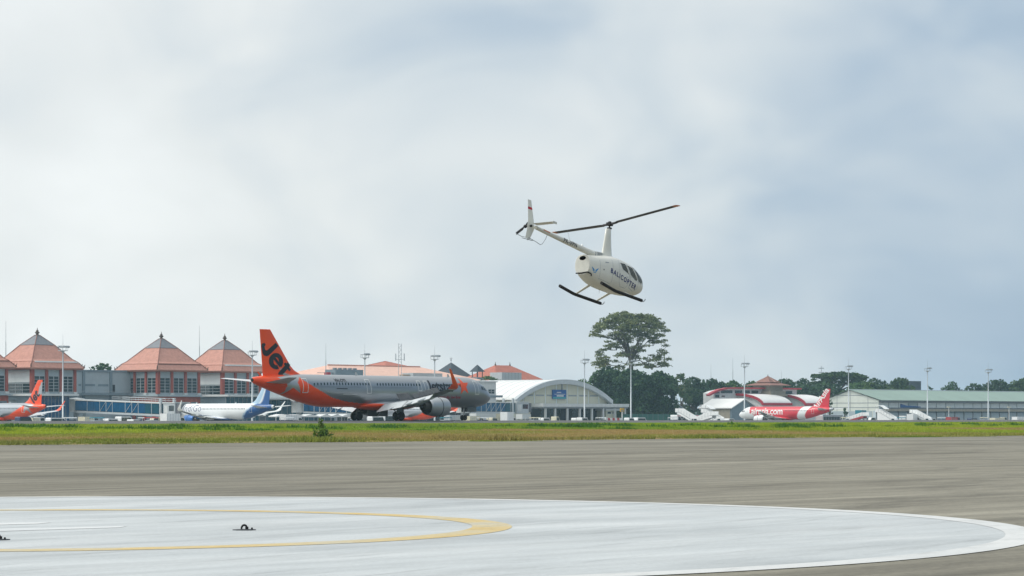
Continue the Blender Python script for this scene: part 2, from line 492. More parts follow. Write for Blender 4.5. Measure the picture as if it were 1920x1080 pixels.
sheet('apron', [335, 500, 900, 1600], -1500, 1500, 'apron', 0.004, 4)

# the painted helicopter pad
PX, PY, PR = -7.30, 38.5, 14.75
def disc(name, r0, r1, m, z, n=160, cx=PX, cy=PY):
    mb = MB(); vs = []
    for i in range(n):
        a = 2 * PI * i / n
        vs += [(cx + r0 * math.cos(a), cy + r0 * math.sin(a), z), (cx + r1 * math.cos(a), cy + r1 * math.sin(a), z)]
    mb.add(vs, [(2 * i, 2 * i + 1, (2 * i + 3) % (2 * n), (2 * i + 2) % (2 * n)) for i in range(n)])
    return tag(mb.build(name, m), kind='structure')
mb = MB(); mb.add([(PX + (PR - 0.2) * math.cos(2 * PI * i / 200), PY + (PR - 0.2) * math.sin(2 * PI * i / 200), 0.008) for i in range(200)], [tuple(range(200))])
tag(mb.build('landing_pad', 'pad'), kind='structure')
disc('landing_pad_border', PR - 0.50, PR, 'pad_white', 0.012, 240)
disc('landing_pad_ring', 6.72, 7.30, 'pad_yellow', 0.012, 200)
def pxg(px, py):
    y = F * EYE / (py - HOR)
    return ((px - 960) / F * y, y)
mb = MB()
for quad in (((-330, 993.5), (0, 992.5), (238, 987.6), (225, 990.5), (0, 997.5), (-330, 1004)), ((-330, 983), (0, 981.8), (98, 980.8), (70, 983.5), (0, 985.5), (-330, 990))):
    mb.add([(*pxg(a, b), 0.012) for a, b in quad], [tuple(range(len(quad)))[::-1]])
tag(mb.build('landing_pad_letter', 'pad_worn'), kind='structure')

# ring bolts let into the pad
def tie_down(label, px, py, rz):
    x, y = pxg(px, py)
    t = thing('tie_down_ring', label, 'tie-down ring', (x, y, 0.008), rz, 'tie-down rings in the landing pad')
    t.scale = (.70, .70, .78)
    MB().lathe([(0.24, 0.0), (0.235, 0.012), (0.12, 0.016), (0.05, 0.02)], (0, 0, 0), n=20).build('base_plate', 'dark', t)
    mb = MB(); ring = []
    for i in range(21):
        a = -0.15 + (PI + 0.3) * i / 20
        ring.append((0.055 * math.cos(a), 0.012 * math.sin(a), 0.03 + 0.062 * math.sin(a)))
    mb.path(ring, 0.020, 8)
    mb.build('ring', 'rubber', t)
    MB().box(0.02, 0.085, -0.03, 0.03, 0.014, 0.062).build('bracket', 'rubber', t)
    MB().lathe([(0.02, 0), (0.02, 0.03), (0.012, 0.035)], (0.155, 0.0, 0.012), n=8).build('bolt', 'rubber', t)
    return t
tie_down('black ring bolt standing up on the pad inside the yellow circle', 458, 995, 0.1)
tie_down('dark ring bolt cut off by the left edge of the photo', -5, 1013.5, -0.3)

# ------------------------------------------------------------------ grass
G = np.random.default_rng(11)
def patch_noise(q, p, fq, fp, seed):
    r = np.random.default_rng(seed); z = 0
    for k in range(7):
        a = r.uniform(0, 6.28); s = r.uniform(0.6, 1.8)
        z = z + np.sin(q * fq * s * math.cos(a) + p * fp * s * math.sin(a) + r.uniform(0, 6.28))
    return z / 7 ** 0.5
def blades(name, n, p0, p1, hfun, cfun, nb=4, width=0.06, keep=None):
    t = G.uniform(-0.215, 0.215, n); p = G.uniform(p0, p1, n)
    # even over the ground: accept by depth squared
    Y = p / (V[1] + t * V[0])
    ok = G.uniform(0, 1, n) < (Y / Y.max()) ** 1.2
    t, p, Y = t[ok], p[ok], Y[ok]
    X = t * Y; q = X * U[0] + Y * U[1]
    if keep is not None:
        k = keep(q, p); q, p, X, Y = q[k], p[k], X[k], Y[k]
    m = len(q)
    h = hfun(q, p); col = cfun(q, p)
    z = np.interp(p, [a for a, b in PROF], [b for a, b in PROF])
    vs = np.zeros((m, nb, 3, 3), np.float32); cs = np.zeros((m, nb, 3, 3), np.float32)
    for b in range(nb):
        a = G.uniform(0, 2 * PI, m); lean = G.uniform(0.1, 0.75, m) * h; hh = h * G.uniform(0.55, 1.1, m)
        w = width * G.uniform(0.7, 1.5, m) * (0.5 + h / 0.4)
        ox = X + G.normal(0, 0.12, m); oy = Y + G.normal(0, 0.12, m)
        ca, sa = np.cos(a), np.sin(a)
        vs[:, b, 0] = np.stack([ox - sa * w, oy + ca * w, z - 0.01], 1)
        vs[:, b, 1] = np.stack([ox + sa * w, oy - ca * w, z - 0.01], 1)
        vs[:, b, 2] = np.stack([ox + ca * lean, oy + sa * lean, z + hh], 1)
        cs[:, b, :, :] = (col * G.uniform(0.75, 1.25, (m, 1)))[:, None, :]
    me = bpy.data.meshes.new(name); nv = m * nb * 3
    me.vertices.add(nv); me.vertices.foreach_set('co', vs.ravel())
    me.loops.add(nv); me.loops.foreach_set('vertex_index', np.arange(nv, dtype=np.int32))
    me.polygons.add(m * nb); me.polygons.foreach_set('loop_start', np.arange(0, nv, 3, dtype=np.int32))
    me.update(); me.validate()
    me.materials.append(M['grass'])
    o = link(name, me); tag(o, kind='stuff')
    setcol(o, cs.reshape(-1, 3))
    return o
def mixc(a, b, k):
    return np.asarray(a)[None, :] * (1 - k[:, None]) + np.asarray(b)[None, :] * k[:, None]
def lush_edge(q):          # where the tall grass begins, measured across the bank
    e = 166 + 3.5 * np.sin(q * 0.045 + 1) + 2.0 * np.sin(q * 0.13) - 40 * np.exp(-((q - 228) / 12.0) ** 2) - 6 * np.exp(-((q - 120) / 14.0) ** 2)
    return e + 10 * np.exp(-((q - 190) / 10.0) ** 2)
def h_tall(q, p):
    n = patch_noise(q, p, 0.55, 0.5, 3) + .5 * patch_noise(q, p, 1.5, 1.2, 5) - .9 * np.clip(np.abs(p - 181) / 11, 0, 2); c = np.clip((n - 0.30) * 1.2, 0, 1)
    edge = np.clip((p - lush_edge(q)) / 6, 0.25, 1) * np.clip((214 - p) / 9, 0.22, 1)
    return (0.14 + 0.34 * c + 0.08 * patch_noise(q, p, 0.9, 0.9, 4) ** 2 * 0.5) * edge + 0.03
def c_tall(q, p):
    n = patch_noise(q, p, 0.55, 0.5, 3) + .5 * patch_noise(q, p, 1.5, 1.2, 5) - .9 * np.clip(np.abs(p - 181) / 11, 0, 2); c = np.clip((n - 0.20) * 1.3, 0, 0.9)
    k = np.clip(0.5 + 0.5 * patch_noise(q, p, 0.05, 0.2, 8), 0, 1)
    base = mixc((0.25, 0.37, 0.018), (0.36, 0.41, 0.035), k)
    mid = np.exp(-((q - 195) / 30.0) ** 2) * 0.55
    base = base * (1 - mid[:, None]) + np.array((0.17, 0.25, 0.04))[None, :] * mid[:, None]
    return base * (1 - c[:, None]) + np.array((0.045, 0.15, 0.02))[None, :] * c[:, None]
M['lush'] = ground_mat('lush_turf', (0.10, 0.19, 0.02), (0.15, 0.24, 0.025), (0.19, 0.26, 0.03), 0.12, 3.0, 0.95, (0.6, 1.5, 1), 0.25)
mb = MB(); vs = []; fs = []; nq = 260
qv = np.linspace(-60, 420, nq + 1)
for q in qv:
    e0 = float(lush_edge(q))
    for p in (e0, (e0 + 219) / 2, 219.0, 222.0): vs.append(at(q, p, gz(p) + .004))
for i in range(nq):
    for k in range(3): fs.append((i * 4 + k, (i + 1) * 4 + k, (i + 1) * 4 + k + 1, i * 4 + k + 1))
mb.add(vs, fs); tag(mb.build('turf', 'lush'), kind='structure')
blades('grass', 170000, 128, 222, h_tall, c_tall, 4, 0.05, keep=lambda q, p: p > lush_edge(q))
def h_dry(q, p):
    edge = np.exp(-((p - 126) / np.where(q < 150, 9.0, 3.0)) ** 2)
    return 0.05 + 0.035 * np.abs(patch_noise(q, p, 0.5, 0.6, 14)) + 0.26 * edge * np.clip(patch_noise(q, p, 0.5, 0.2, 15) + .3, 0, 1.5)
def c_dry(q, p):
    k = np.clip(0.5 + 0.95 * patch_noise(q, p, 0.10, 0.20, 16), 0, 1)
    edge = np.clip(np.exp(-((p - 127) / np.where(q < 150, 12.0, 6.0)) ** 2) * (0.75 + 0.6 * patch_noise(q, p, 0.06, 0.1, 17)), 0, 1)
    edge = edge * np.clip(1 - np.exp(-((q - 190) / 35.0) ** 2) * 0.9, 0, 1)
    base = mixc((0.40, 0.285, 0.11), (0.27, 0.285, 0.055), k)
    return base * (1 - edge[:, None]) + np.array((0.12, 0.19, 0.025))[None, :] * edge[:, None]
blades('dry_grass', 90000, 124.3, 180, h_dry, c_dry, 4, 0.05, keep=lambda q, p: (p < lush_edge(q) + 3) & (p > 124.2 + 0.6 * np.sin(q * 0.3)))

# sealed joints in the tarmac near the grass, with weeds growing in one of them
M['joint'] = ground_mat('joint_sealant', (0.07, 0.07, 0.065), (0.10, 0.10, 0.09), (0.14, 0.135, 0.12), 0.3, 5.0, 0.9, (0.3, 1, 1), 0.3, 0.2)
def joint(p, w, q0, q1):
    mb = MB(); n = 60; vs = []; fs = []
    for i in range(n + 1):
        q = q0 + (q1 - q0) * i / n; d = 0.12 * math.sin(q * .7 + p) + .08 * math.sin(q * 2.3)
        vs += [at(q, p + d, .008), at(q, p + d + w * (1 + .35 * math.sin(q * 1.7)), .008)]
    mb.add(vs, [(2 * i, 2 * i + 2, 2 * i + 3, 2 * i + 1) for i in range(n)])
    tag(mb.build('tarmac_joint', 'joint'), kind='structure')
joint(121.0, .55, 60, 330); joint(103.0, .22, 20, 300); joint(84.0, .18, 0, 260); joint(66.0, .15, 0, 230)
blades('joint_weeds', 9000, 120.2, 121.6, lambda q, p: 0.05 + 0.07 * np.clip(patch_noise(q, p, .5, .2, 21), 0, 2), lambda q, p: mixc((0.16, 0.24, 0.03), (0.26, 0.27, 0.05), np.clip(.5 + .5 * patch_noise(q, p, .3, .3, 22), 0, 1)), 4, .05, keep=lambda q, p: (patch_noise(q, p, .25, .1, 23) > .35) & (q > 120))
# ------------------------------------------------------------------ airliners
SECT = [(0, 3.27, 3.13, .07), (.22, 3.62, 2.76, .46), (.6, 3.96, 2.46, .80), (1.1, 4.30, 2.22, 1.10), (1.8, 4.72, 1.99, 1.42), (2.6, 5.20, 1.86, 1.66),
        (3.6, 5.62, 1.78, 1.84), (5, 5.83, 1.74, 1.95), (6.5, 5.87, 1.73, 1.975), (15, 5.87, 1.73, 1.975), (25, 5.87, 1.73, 1.975), (27, 5.87, 1.90, 1.95),
        (29, 5.87, 2.28, 1.85), (31, 5.85, 2.78, 1.65), (33, 5.78, 3.32, 1.35), (35, 5.66, 3.90, .98), (36.5, 5.53, 4.35, .66), (37.3, 5.42, 4.65, .42), (37.57, 5.30, 4.82, .25)]
def pchip(xs, ys, x):
    xs = np.asarray(xs, float); ys = np.asarray(ys, float); h = np.diff(xs); d = np.diff(ys) / h
    m = np.zeros_like(ys); m[0] = d[0]; m[-1] = d[-1]
    for i in range(1, len(xs) - 1):
        if d[i - 1] * d[i] > 0:
            w1 = 2 * h[i] + h[i - 1]; w2 = h[i] + 2 * h[i - 1]
            m[i] = (w1 + w2) / (w1 / d[i - 1] + w2 / d[i])
    x = np.clip(x, xs[0], xs[-1]); i = np.clip(np.searchsorted(xs, x) - 1, 0, len(h) - 1); t = (x - xs[i]) / h[i]
    return ys[i] * (1 + 2 * t) * (1 - t) ** 2 + h[i] * m[i] * t * (1 - t) ** 2 + ys[i + 1] * t * t * (3 - 2 * t) + h[i] * m[i + 1] * t * t * (t - 1)
class Jet:
    def __init__(s, stretched):
        s.f = 4.27 if stretched else 0.0          # plug ahead of the wing
        s.a = 2.67 if stretched else 0.0          # plug behind it
        xs = [x + (s.f if x > 9 else 0) + (s.a if x > 20 else 0) for x, *_ in SECT]
        s.xs = xs; s.L = xs[-1]
        s.top = [r[1] for r in SECT]; s.bot = [r[2] for r in SECT]; s.w = [r[3] for r in SECT]
    def sec(s, x):
        return pchip(s.xs, s.top, x), pchip(s.xs, s.bot, x), pchip(s.xs, s.w, x)
    def skin(s, x, z, side, off=0.012):
        t, b, w = s.sec(np.array([float(x)])); t, b, w = t[0], b[0], w[0]
        zc, rz = (t + b) / 2, (t - b) / 2
        k = max(-0.999, min(0.999, (z - zc) / rz))
        return (-x, side * (w * math.sqrt(1 - k * k) + off), zc + k * (rz + off * abs(k)))
def inpoly(px, py, poly):
    r = np.zeros(len(px), bool); n = len(poly)
    for i in range(n):
        x1, y1 = poly[i]; x2, y2 = poly[(i + 1) % n]
        if y1 == y2: continue
        c = ((y1 > py) != (y2 > py)) & (px < (x2 - x1) * (py - y1) / (y2 - y1) + x1)
        r ^= c
    return r
def star(cx, cy, r, r2, rot=0.0, n=5):
    return [(cx + (r if i % 2 == 0 else r2) * math.cos(PI / 2 + rot + PI * i / n), cy + (r if i % 2 == 0 else r2) * math.sin(PI / 2 + rot + PI * i / n)) for i in range(2 * n)]
ORANGE = (0.90, 0.075, 0.005, 0.0)
SILVER = (0.335, 0.358, 0.385, 0.86)
SILVER_PALE = (0.40, 0.42, 0.44, 0.5)
WHITE = (0.80, 0.82, 0.82, 0.0)
IND_BLUE = (0.010, 0.085, 0.27, 0.0)
IND_PALE = (0.42, 0.58, 0.72, 0.0)
A_RED = (0.62, 0.025, 0.045, 0.0)
def paint_silver_orange(x, z, j):
    st = j.L - x
    zb = np.interp(st, [0, 6.6, 7.0, 7.6, 8.6, 10, 12.2, 15, 17.6, 22, 27, 28], [9, 9, 5.6, 5.0, 4.45, 3.8, 2.95, 2.45, 2.25, 2.12, 2.02, -1])
    c = np.tile(np.array(SILVER), (len(x), 1))
    o = z < zb
    s1 = inpoly(st, z, star(5.55, 5.0, 2.05, 0.85, 0.10))
    c[o & ~s1] = ORANGE
    c[o & s1] = SILVER_PALE
    return c
def paint_white_blue(x, z, j):
    st = j.L - x
    c = np.tile(np.array(WHITE), (len(x), 1))
    c[z < np.interp(st, [0, 14, 20, 27, 30, 38], [1, 1.9, 2.35, 3.1, 2.6, 1.0])] = IND_BLUE
    k = st + (z - 4.0) * 1.25
    c[k < 8.0] = IND_BLUE
    c[(k > 8.0) & (k < 8.5)] = IND_PALE
    c[st < 0.5] = WHITE
    return c
def paint_red_white(x, z, j):
    st = j.L - x
    c = np.tile(np.array(A_RED), (len(x), 1))
    d = (z - 3.8)
    nose = 5.6 - 0.14 * d * np.abs(d)
    c[x < nose] = WHITE
    # pale belly ahead of and under the wing
    c[(z < np.interp(x, [5, 8, 13, 17, 19, 20], [4, 2.7, 3.0, 2.4, 1.9, 1.0]))] = WHITE
    b = st + 0.55 * d + 0.10 * d * d
    c[(b > 9.6) & (b < 12.6)] = WHITE
    c[st < 1.3] = SILVER_PALE
    return c
def airfoil(c, th, n=9):
    top = []; bot = []
    for i in range(n):
        u = 0.5 * (1 - math.cos(PI * i / (n - 1)))
        y = 5 * th * c * (0.2969 * math.sqrt(u) - 0.126 * u - 0.3516 * u * u + 0.2843 * u ** 3 - 0.1015 * u ** 4)
        top.append((u * c, y)); bot.append((u * c, -y))
    return top + bot[-2:0:-1]
def airliner(label, loc, heading, stretched, paint, fin_col, engine_mat, wing_mats, winglet_mat, group, spoilers=False, fine=False, belly=None, sharklet=True):
    j = Jet(stretched); f, a = j.f, j.a
    t = thing('airliner', label, 'airliner', loc, heading, group)
    # fuselage
    step, n = (0.11, 112) if fine else (0.24, 56)
    X = np.concatenate([[0], np.array([.04, .1, .16]), np.arange(.22, j.L - .05, step), [j.L]])
    tp, bt, w = j.sec(X); vs = []
    ang = 2 * PI * np.arange(n) / n
    zc, rz = (tp + bt) / 2, (tp - bt) / 2
    y = w[:, None] * np.sin(ang)[None]; z = zc[:, None] + rz[:, None] * np.cos(ang)[None]; xx = np.repeat(-X[:, None], n, 1)
    P = np.stack([xx, y, z], 2).reshape(-1, 3)
    k = len(X); fs = []
    for i in range(k - 1):
        for q in range(n):
            fs.append((i * n + q, (i + 1) * n + q, (i + 1) * n + (q + 1) % n, i * n + (q + 1) % n))
    mb = MB(); mb.v = [tuple(p) for p in P]; mb.f = fs; mb.m = [0] * len(fs); mb.sm = [True] * len(fs)
    mb.f += [tuple(range(n)), tuple((k - 1) * n + q for q in range(n))[::-1]]; mb.m += [0, 0]; mb.sm += [False, False]
    body = mb.build('fuselage', 'paint', t, fix=True)
    setcol(body, paint(-P[:, 0], P[:, 2], j))
    # wing-body fairing
    rings = []
    for s_, wd, lo, hi in ((11.3, .2, 1.9, 2.1), (12.0, 1.6, 1.55, 2.5), (13.5, 2.12, 1.38, 2.85), (16, 2.2, 1.32, 2.9), (18.5, 2.16, 1.34, 2.8), (20.2, 1.85, 1.45, 2.6), (21.6, 1.1, 1.62, 2.2), (22.2, .2, 1.8, 1.95)):
        rings.append([(-(s_ + f), wd * math.sin(b), (lo + hi) / 2 + (hi - lo) / 2 * math.cos(b)) for b in ang[::max(1, n // 28)]])
    fair = MB().loft(rings).build('belly_fairing', 'paint', t, fix=True)
    fv = np.array([v.co[:] for v in fair.data.vertices])
    setcol(fair, paint(-fv[:, 0], np.minimum(fv[:, 2] if belly is None else fv[:, 2], 9), j) if belly is None else belly(fv))
    # cockpit windows
    for sd_ in (1, -1):
        for (x0, x1, z0, z1, sl) in ((1.62, 2.05, 4.02, 4.52, .30), (2.18, 2.75, 4.05, 4.62, .18), (2.88, 3.40, 4.12, 4.60, .05)):
            b = poly_bm([[(x0, z0), (x1, z0 + .05), (x1 + sl * .4, z1), (x0 + sl, z1)]])
            decal(b, lambda u, v, sd_=sd_: j.skin(u, v, sd_, .02), 'cockpit_window', 'glass_dark', t, .2)
    # wings
    for sd_ in (1, -1):
        stn = [(1.9, 12.1, 7.0, 2.30, .14), (3.5, 13.15, 5.45, 2.42, .13), (6.4, 14.95, 3.85, 2.72, .12), (11.5, 17.7, 2.75, 3.35, .11), (16.1, 20.05, 1.75, 4.02, .10)]
        rings = []
        for (yy, le, c, zz, th) in stn:
            rings.append([(-(le + f + u), sd_ * yy, zz + h - .05 * u) for u, h in airfoil(c, th * .5 * 2)])
        wmb = MB(); kk = len(rings[0]); half = kk // 2
        vsr = [p for r in rings for p in r]; top = []; bot = []
        for i in range(len(rings) - 1):
            for q in range(kk):
                (top if q < half else bot).append((i * kk + q, i * kk + (q + 1) % kk, (i + 1) * kk + (q + 1) % kk, (i + 1) * kk + q))
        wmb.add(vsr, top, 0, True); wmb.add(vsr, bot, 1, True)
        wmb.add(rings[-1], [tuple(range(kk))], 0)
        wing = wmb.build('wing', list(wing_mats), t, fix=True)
        # sharklet
        wl = []
        tips = ((16.1, 20.05, 1.75, 4.02, .10), (16.55, 20.35, 1.6, 4.22, .10), (16.85, 20.85, .95, 4.62, .09), (17.08, 21.75, .60, 5.6, .08), (17.3, 22.6, .32, 6.5, .08))
        if not sharklet: tips = tips[:2] + ((16.9, 20.9, .9, 4.3, .08),)
        for (yy, le, c, zz, th) in tips:
            r = []
            tilt = 0.25 if yy < 16.6 else 1.2
            for u, h in airfoil(c, th):
                r.append((-(le + f + u), sd_ * (yy - h * math.sin(tilt)), zz + h * math.cos(tilt)))
            wl.append(r)
        MB().loft(wl).build('winglet', winglet_mat, wing, fix=True)
        # flaps run out and drooped, their track fairings
        def panel(name, y0, y1, x0, x1, z0, z1, ch, defl, th, mats, parent, drop=0.0):
            r = []
            for yy, xx, zz in ((y0, x0, z0), (y1, x1, z1)):
                c_ = ch[0] if yy == y0 else ch[1]
                dx, dz = math.cos(defl), -math.sin(defl)
                r.append([(-(xx + f), sd_ * yy, zz + th / 2), (-(xx + f + c_ * dx), sd_ * yy, zz + c_ * dz + .02), (-(xx + f + c_ * dx), sd_ * yy, zz + c_ * dz - .02), (-(xx + f), sd_ * yy, zz - th / 2)])
            return MB().loft(r, smooth=False).build(name, mats, parent, fix=True)
        d = rad(33) if spoilers else rad(4)
        panel('flap', 2.15, 6.25, 18.75, 18.75, 2.05, 2.45, (1.75, 1.35), d, .16, wing_mats[0], wing)
        panel('flap', 6.45, 12.6, 18.8, 20.7, 2.48, 3.28, (1.3, .9), d, .13, wing_mats[0], wing)
        if spoilers:  # dark slate puts the shade of the raised undersides into the colour
            panel('spoiler', 3.9, 6.1, 17.6, 17.7, 2.62, 2.80, (1.15, 1.05), -rad(48), .06, 'slate', wing)
            for (ya, yb) in ((6.7, 8.3), (8.4, 10.0), (10.1, 11.5), (11.6, 13.0)):
                xa = 17.75 + (ya - 6.7) * .345; xb = 17.75 + (yb - 6.7) * .345
                panel('spoiler', ya, yb, xa, xb, 2.86 + (ya - 6.7) * .128, 2.86 + (yb - 6.7) * .128, (.85, .75), -rad(42), .05, 'slate', wing)
        for yy, x0, zz in ((4.6, 17.0, 1.98), (8.2, 17.9, 2.48), (11.2, 18.9, 2.92)):
            dr = .45 if spoilers else .1
            MB().loft([[(-(x0 + f + s_), sd_ * yy + r_ * math.cos(b), zz - dr * (s_ / 3.2) ** 1.5 + 1.4 * r_ * math.sin(b)) for b in np.linspace(0, 2 * PI, 9)[:-1]] for s_, r_ in ((0, .03), (.6, .15), (1.6, .19), (2.6, .14), (3.3, .03))]).build('flap_track_fairing', wing_mats[0], wing)
        # engine
        ec = (-(11.0 + f), sd_ * 5.75, 1.78)
        R = 1.20
        eng = MB().lathe([(R * .80, -.55), (R * .86, -.1), (R * .92, .02), (R * .985, -.12), (R * 1.04, -.6), (R * 1.06, -1.4), (R * 1.03, -2.2), (R * .93, -3.1), (R * .86, -3.55), (R * .83, -3.55), (R * .84, -2.9), (R * .80, -2.0)], ec, 'x', 32).build('engine', engine_mat, t, fix=False)
        MB().lathe([(.04, -.55), (R * .80, -.56), (R * .80, -.60), (.04, -.60)], ec, 'x', 24).build('fan', 'dark', eng)
        MB().lathe([(R * .80, -2.0), (R * .62, -2.05), (R * .58, -3.2), (R * .50, -4.0), (R * .42, -4.35), (R * .36, -4.35), (R * .30, -4.1), (.22, -4.4), (.03, -4.9)], ec, 'x', 24).build('exhaust_nozzle', 'hot_metal', eng)
        MB().lathe([(R * 1.062, -1.53), (R * 1.066, -1.55), (R * 1.064, -1.63), (R * 1.055, -1.65)], ec, 'x', 32).build('seam', 'dark', eng)
        # pylon
        yy = sd_ * 5.75
        MB().loft([[(-(11.9 + f), yy - .05, 3.0), (-(11.9 + f), yy + .05, 3.0), (-(11.9 + f), yy + .05, 2.75), (-(11.9 + f), yy - .05, 2.75)],
                   [(-(13.6 + f), yy - .22, 3.2), (-(13.6 + f), yy + .22, 3.2), (-(13.6 + f), yy + .22, 2.35), (-(13.6 + f), yy - .22, 2.35)],
                   [(-(15.6 + f), yy - .22, 2.75), (-(15.6 + f), yy + .22, 2.75), (-(15.6 + f), yy + .22, 2.0), (-(15.6 + f), yy - .22, 2.0)],
                   [(-(17.2 + f), yy - .04, 2.4), (-(17.2 + f), yy + .04, 2.4), (-(17.2 + f), yy + .04, 2.2), (-(17.2 + f), yy - .04, 2.2)]]).build('pylon', engine_mat, eng, fix=True)
        # tailplane
        r = []
        for yy2, le, c, zz, th in ((.55, 31.7, 4.3, 4.75, .11), (2.2, 33.0, 3.2, 4.92, .10), (6.2, 35.85, 1.45, 5.32, .09)):
            r.append([(-(le + f + a + u), sd_ * yy2, zz + h) for u, h in airfoil(c, th)])
        MB().loft(r).build('tailplane', wing_mats[0], t, fix=True)
        # main gear
        g = MB().tube((-(17.75 + f), sd_ * 3.8, .55), (-(17.6 + f), sd_ * 3.75, 2.4), .14, .17, 10).tube((-(17.9 + f), sd_ * 3.7, 1.0), (-(17.8 + f), sd_ * 2.0, 2.0), .08, .08, 8).build('main_gear', 'strut', t)
        for o_ in (-.46, .46):
            MB().lathe([(.05, -.19), (.42, -.20), (.54, -.17), (.585, -.08), (.585, .08), (.54, .17), (.42, .20), (.05, .19)], (-(17.75 + f), sd_ * 3.8 + o_, .585), 'y', 24).build('wheel', 'rubber', g)
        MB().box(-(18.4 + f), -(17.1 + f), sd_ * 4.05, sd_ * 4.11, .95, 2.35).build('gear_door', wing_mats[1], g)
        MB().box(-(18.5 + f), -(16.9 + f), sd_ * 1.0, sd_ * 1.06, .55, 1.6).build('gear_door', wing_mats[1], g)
    g = MB().tube((-5.15, 0, .38), (-5.0, 0, 2.0), .09, .12, 10).tube((-5.1, 0, 1.0), (-4.1, 0, 1.9), .05, .05, 8).build('nose_gear', 'strut', t)
    for o_ in (-.25, .25):
        MB().lathe([(.04, -.11), (.28, -.11), (.36, -.08), (.38, 0), (.36, .08), (.28, .11), (.04, .11)], (-5.15, o_, .38), 'y', 20).build('wheel', 'rubber', g)
    for o_ in (-.55, .55):
        MB().box(-5.0, -3.2, o_ - .02, o_ + .02, 1.15, 1.85).build('gear_door', wing_mats[1], g)
    # fin
    def fin_edge(z):
        le = np.interp(z, [5.5, 5.95, 6.35, 6.9, 11.5], [28.2, 29.4, 30.3, 30.95, 34.55])
        te = np.interp(z, [5.5, 11.77], [35.75, 36.35])
        return le + f + a, te + f + a
    Zs = np.concatenate([[5.4, 5.6, 5.8], np.arange(5.95, 11.35, .14 if fine else .3), [11.36, 11.42]]); rings = []
    nn = 25 if fine else 15
    for z_ in Zs:
        le, te = fin_edge(z_); c_ = te - le
        sc_ = .6 if z_ > 11.4 else 1
        rings.append([(-(le + u), h * sc_, z_) for u, h in airfoil(c_, .09, nn)])
    fin = MB().loft(rings).build('tail_fin', 'paint', t, fix=True)
    fv = np.array([v.co[:] for v in fin.data.vertices])
    setcol(fin, fin_col(-fv[:, 0], fv[:, 2], j))
    MB().lathe([(.25, 0), (.2, -.12), (.1, -.14)], (-(j.L - .02), 0, 5.06), 'x', 12).build('exhaust_pipe', 'rubber', t)
    for sx_, zt in ((8.0, 5.87), (26 + a, 5.87)):
        if sx_ > 20: sx_ -= 3
        MB().prism([(-(sx_), zt - .03), (-(sx_ + .45), zt - .03), (-(sx_ + .5), zt + .38), (-(sx_ + .3), zt + .38)], 'y', -.03, .03).build('antenna', 'wing_grey', t)
    t['j'] = 0
    del t['j']
    return t, j, fin_edge
def fin_at(x, z, side, fe):
    le, te = fe(z); c_ = te - le; u = min(max((x - le) / c_, .0), 1)
    h = 5 * .09 * c_ * (0.2969 * math.sqrt(u) - 0.126 * u - 0.3516 * u * u + 0.2843 * u ** 3 - 0.1015 * u ** 4)
    return (-x, side * (h + .025), z)
def outline_door(j, t, x, side, z0=3.5, z1=5.35, w=.85, m='white', th=.075):
    x0, x1 = x - w / 2, x + w / 2
    b = poly_bm([[(x0, z0), (x1, z0), (x1, z0 + th), (x0, z0 + th)], [(x0, z1 - th), (x1, z1 - th), (x1, z1), (x0, z1)],
                 [(x0, z0 + th), (x0 + th, z0 + th), (x0 + th, z1 - th), (x0, z1 - th)], [(x1 - th, z0 + th), (x1, z0 + th), (x1, z1 - th), (x1 - th, z1 - th)]])
    return decal(b, lambda u, v: j.skin(u, v, side, .018), 'door', m, t, .2)
def cabin_windows(j, t, xs, side, many):
    z0, z1, hw = 4.33, 4.66, .12
    def shape(x):
        return [(x - hw, z0 + .08), (x - hw + .05, z0), (x + hw - .05, z0), (x + hw, z0 + .08), (x + hw, z1 - .08), (x + hw - .05, z1), (x - hw + .05, z1), (x - hw, z1 - .08)]
    if many:
        base = decal(poly_bm([shape(0)]), lambda u, v: (-u, 0, v), 'cabin_window', 'glass_dark', t, 0)
        for i, x in enumerate(xs):
            zc = 4.5; pz = [j.skin(x, z_, side, .014) for z_ in (z0, z1)]
            o = base if i == 0 else base.copy()
            if i: C.objects.link(o)
            o.parent = t
            # lean the flat pane so that it follows the curve of the hull
            dy = pz[1][1] - pz[0][1]
            m4 = Matrix(((1, 0, 0, -x), (0, 1, dy / (z1 - z0), pz[0][1] - dy / (z1 - z0) * z0), (0, 0, 1, 0), (0, 0, 0, 1)))
            o.matrix_local = m4
    else:
        o = decal(poly_bm([shape(x) for x in xs]), lambda u, v: j.skin(u, v, side, .014), 'cabin_windows', 'glass_dark', t, 0)
        tag(o, kind='stuff')

# ---- the orange and silver airliner on the runway
def fin_orange(x, z, j):
    c = np.tile(np.array(ORANGE), (len(x), 1)); st = j.L - x
    # pale wedge of the star at the foot of the fin
    c[inpoly(st, z, [(4.6, 5.2), (4.75, 6.7), (5.15, 6.05), (6.3, 5.75), (7.3, 5.3)])] = SILVER_PALE
    return c
HEAD = rad(49.2)
GX, GY = atY(708, 345.0)
hd = Vector((math.cos(HEAD), math.sin(HEAD), 0))
jet_loc = Vector((GX, GY, 0)) + hd * 22.0
pj = -GX * 0 + (GX * V[0] + GY * V[1])
jet_loc.z = 1.215
main, JM, FE = airliner('long silver airliner with orange tail rolling on the runway behind the grass', jet_loc, HEAD, True, paint_silver_orange, fin_orange, 'nacelle', ('wing_grey', 'wing_under_shaded'), 'orange', None, spoilers=True, fine=True)
# windows and doors, starboard side
doors = (4.6, 14.6, 15.9, 25.6, 36.9)
xs = [x for x in np.arange(7.2, 36.0, .533) if min(abs(x - d) for d in doors) > .62 and not 5.9 < x < 8.6]
cabin_windows(JM, main, xs, -1, True)
for d in (4.55, 25.6, 36.9): outline_door(JM, main, d, -1)
for d in (14.6, 15.9): outline_door(JM, main, d, -1, 3.9, 5.25, .72)
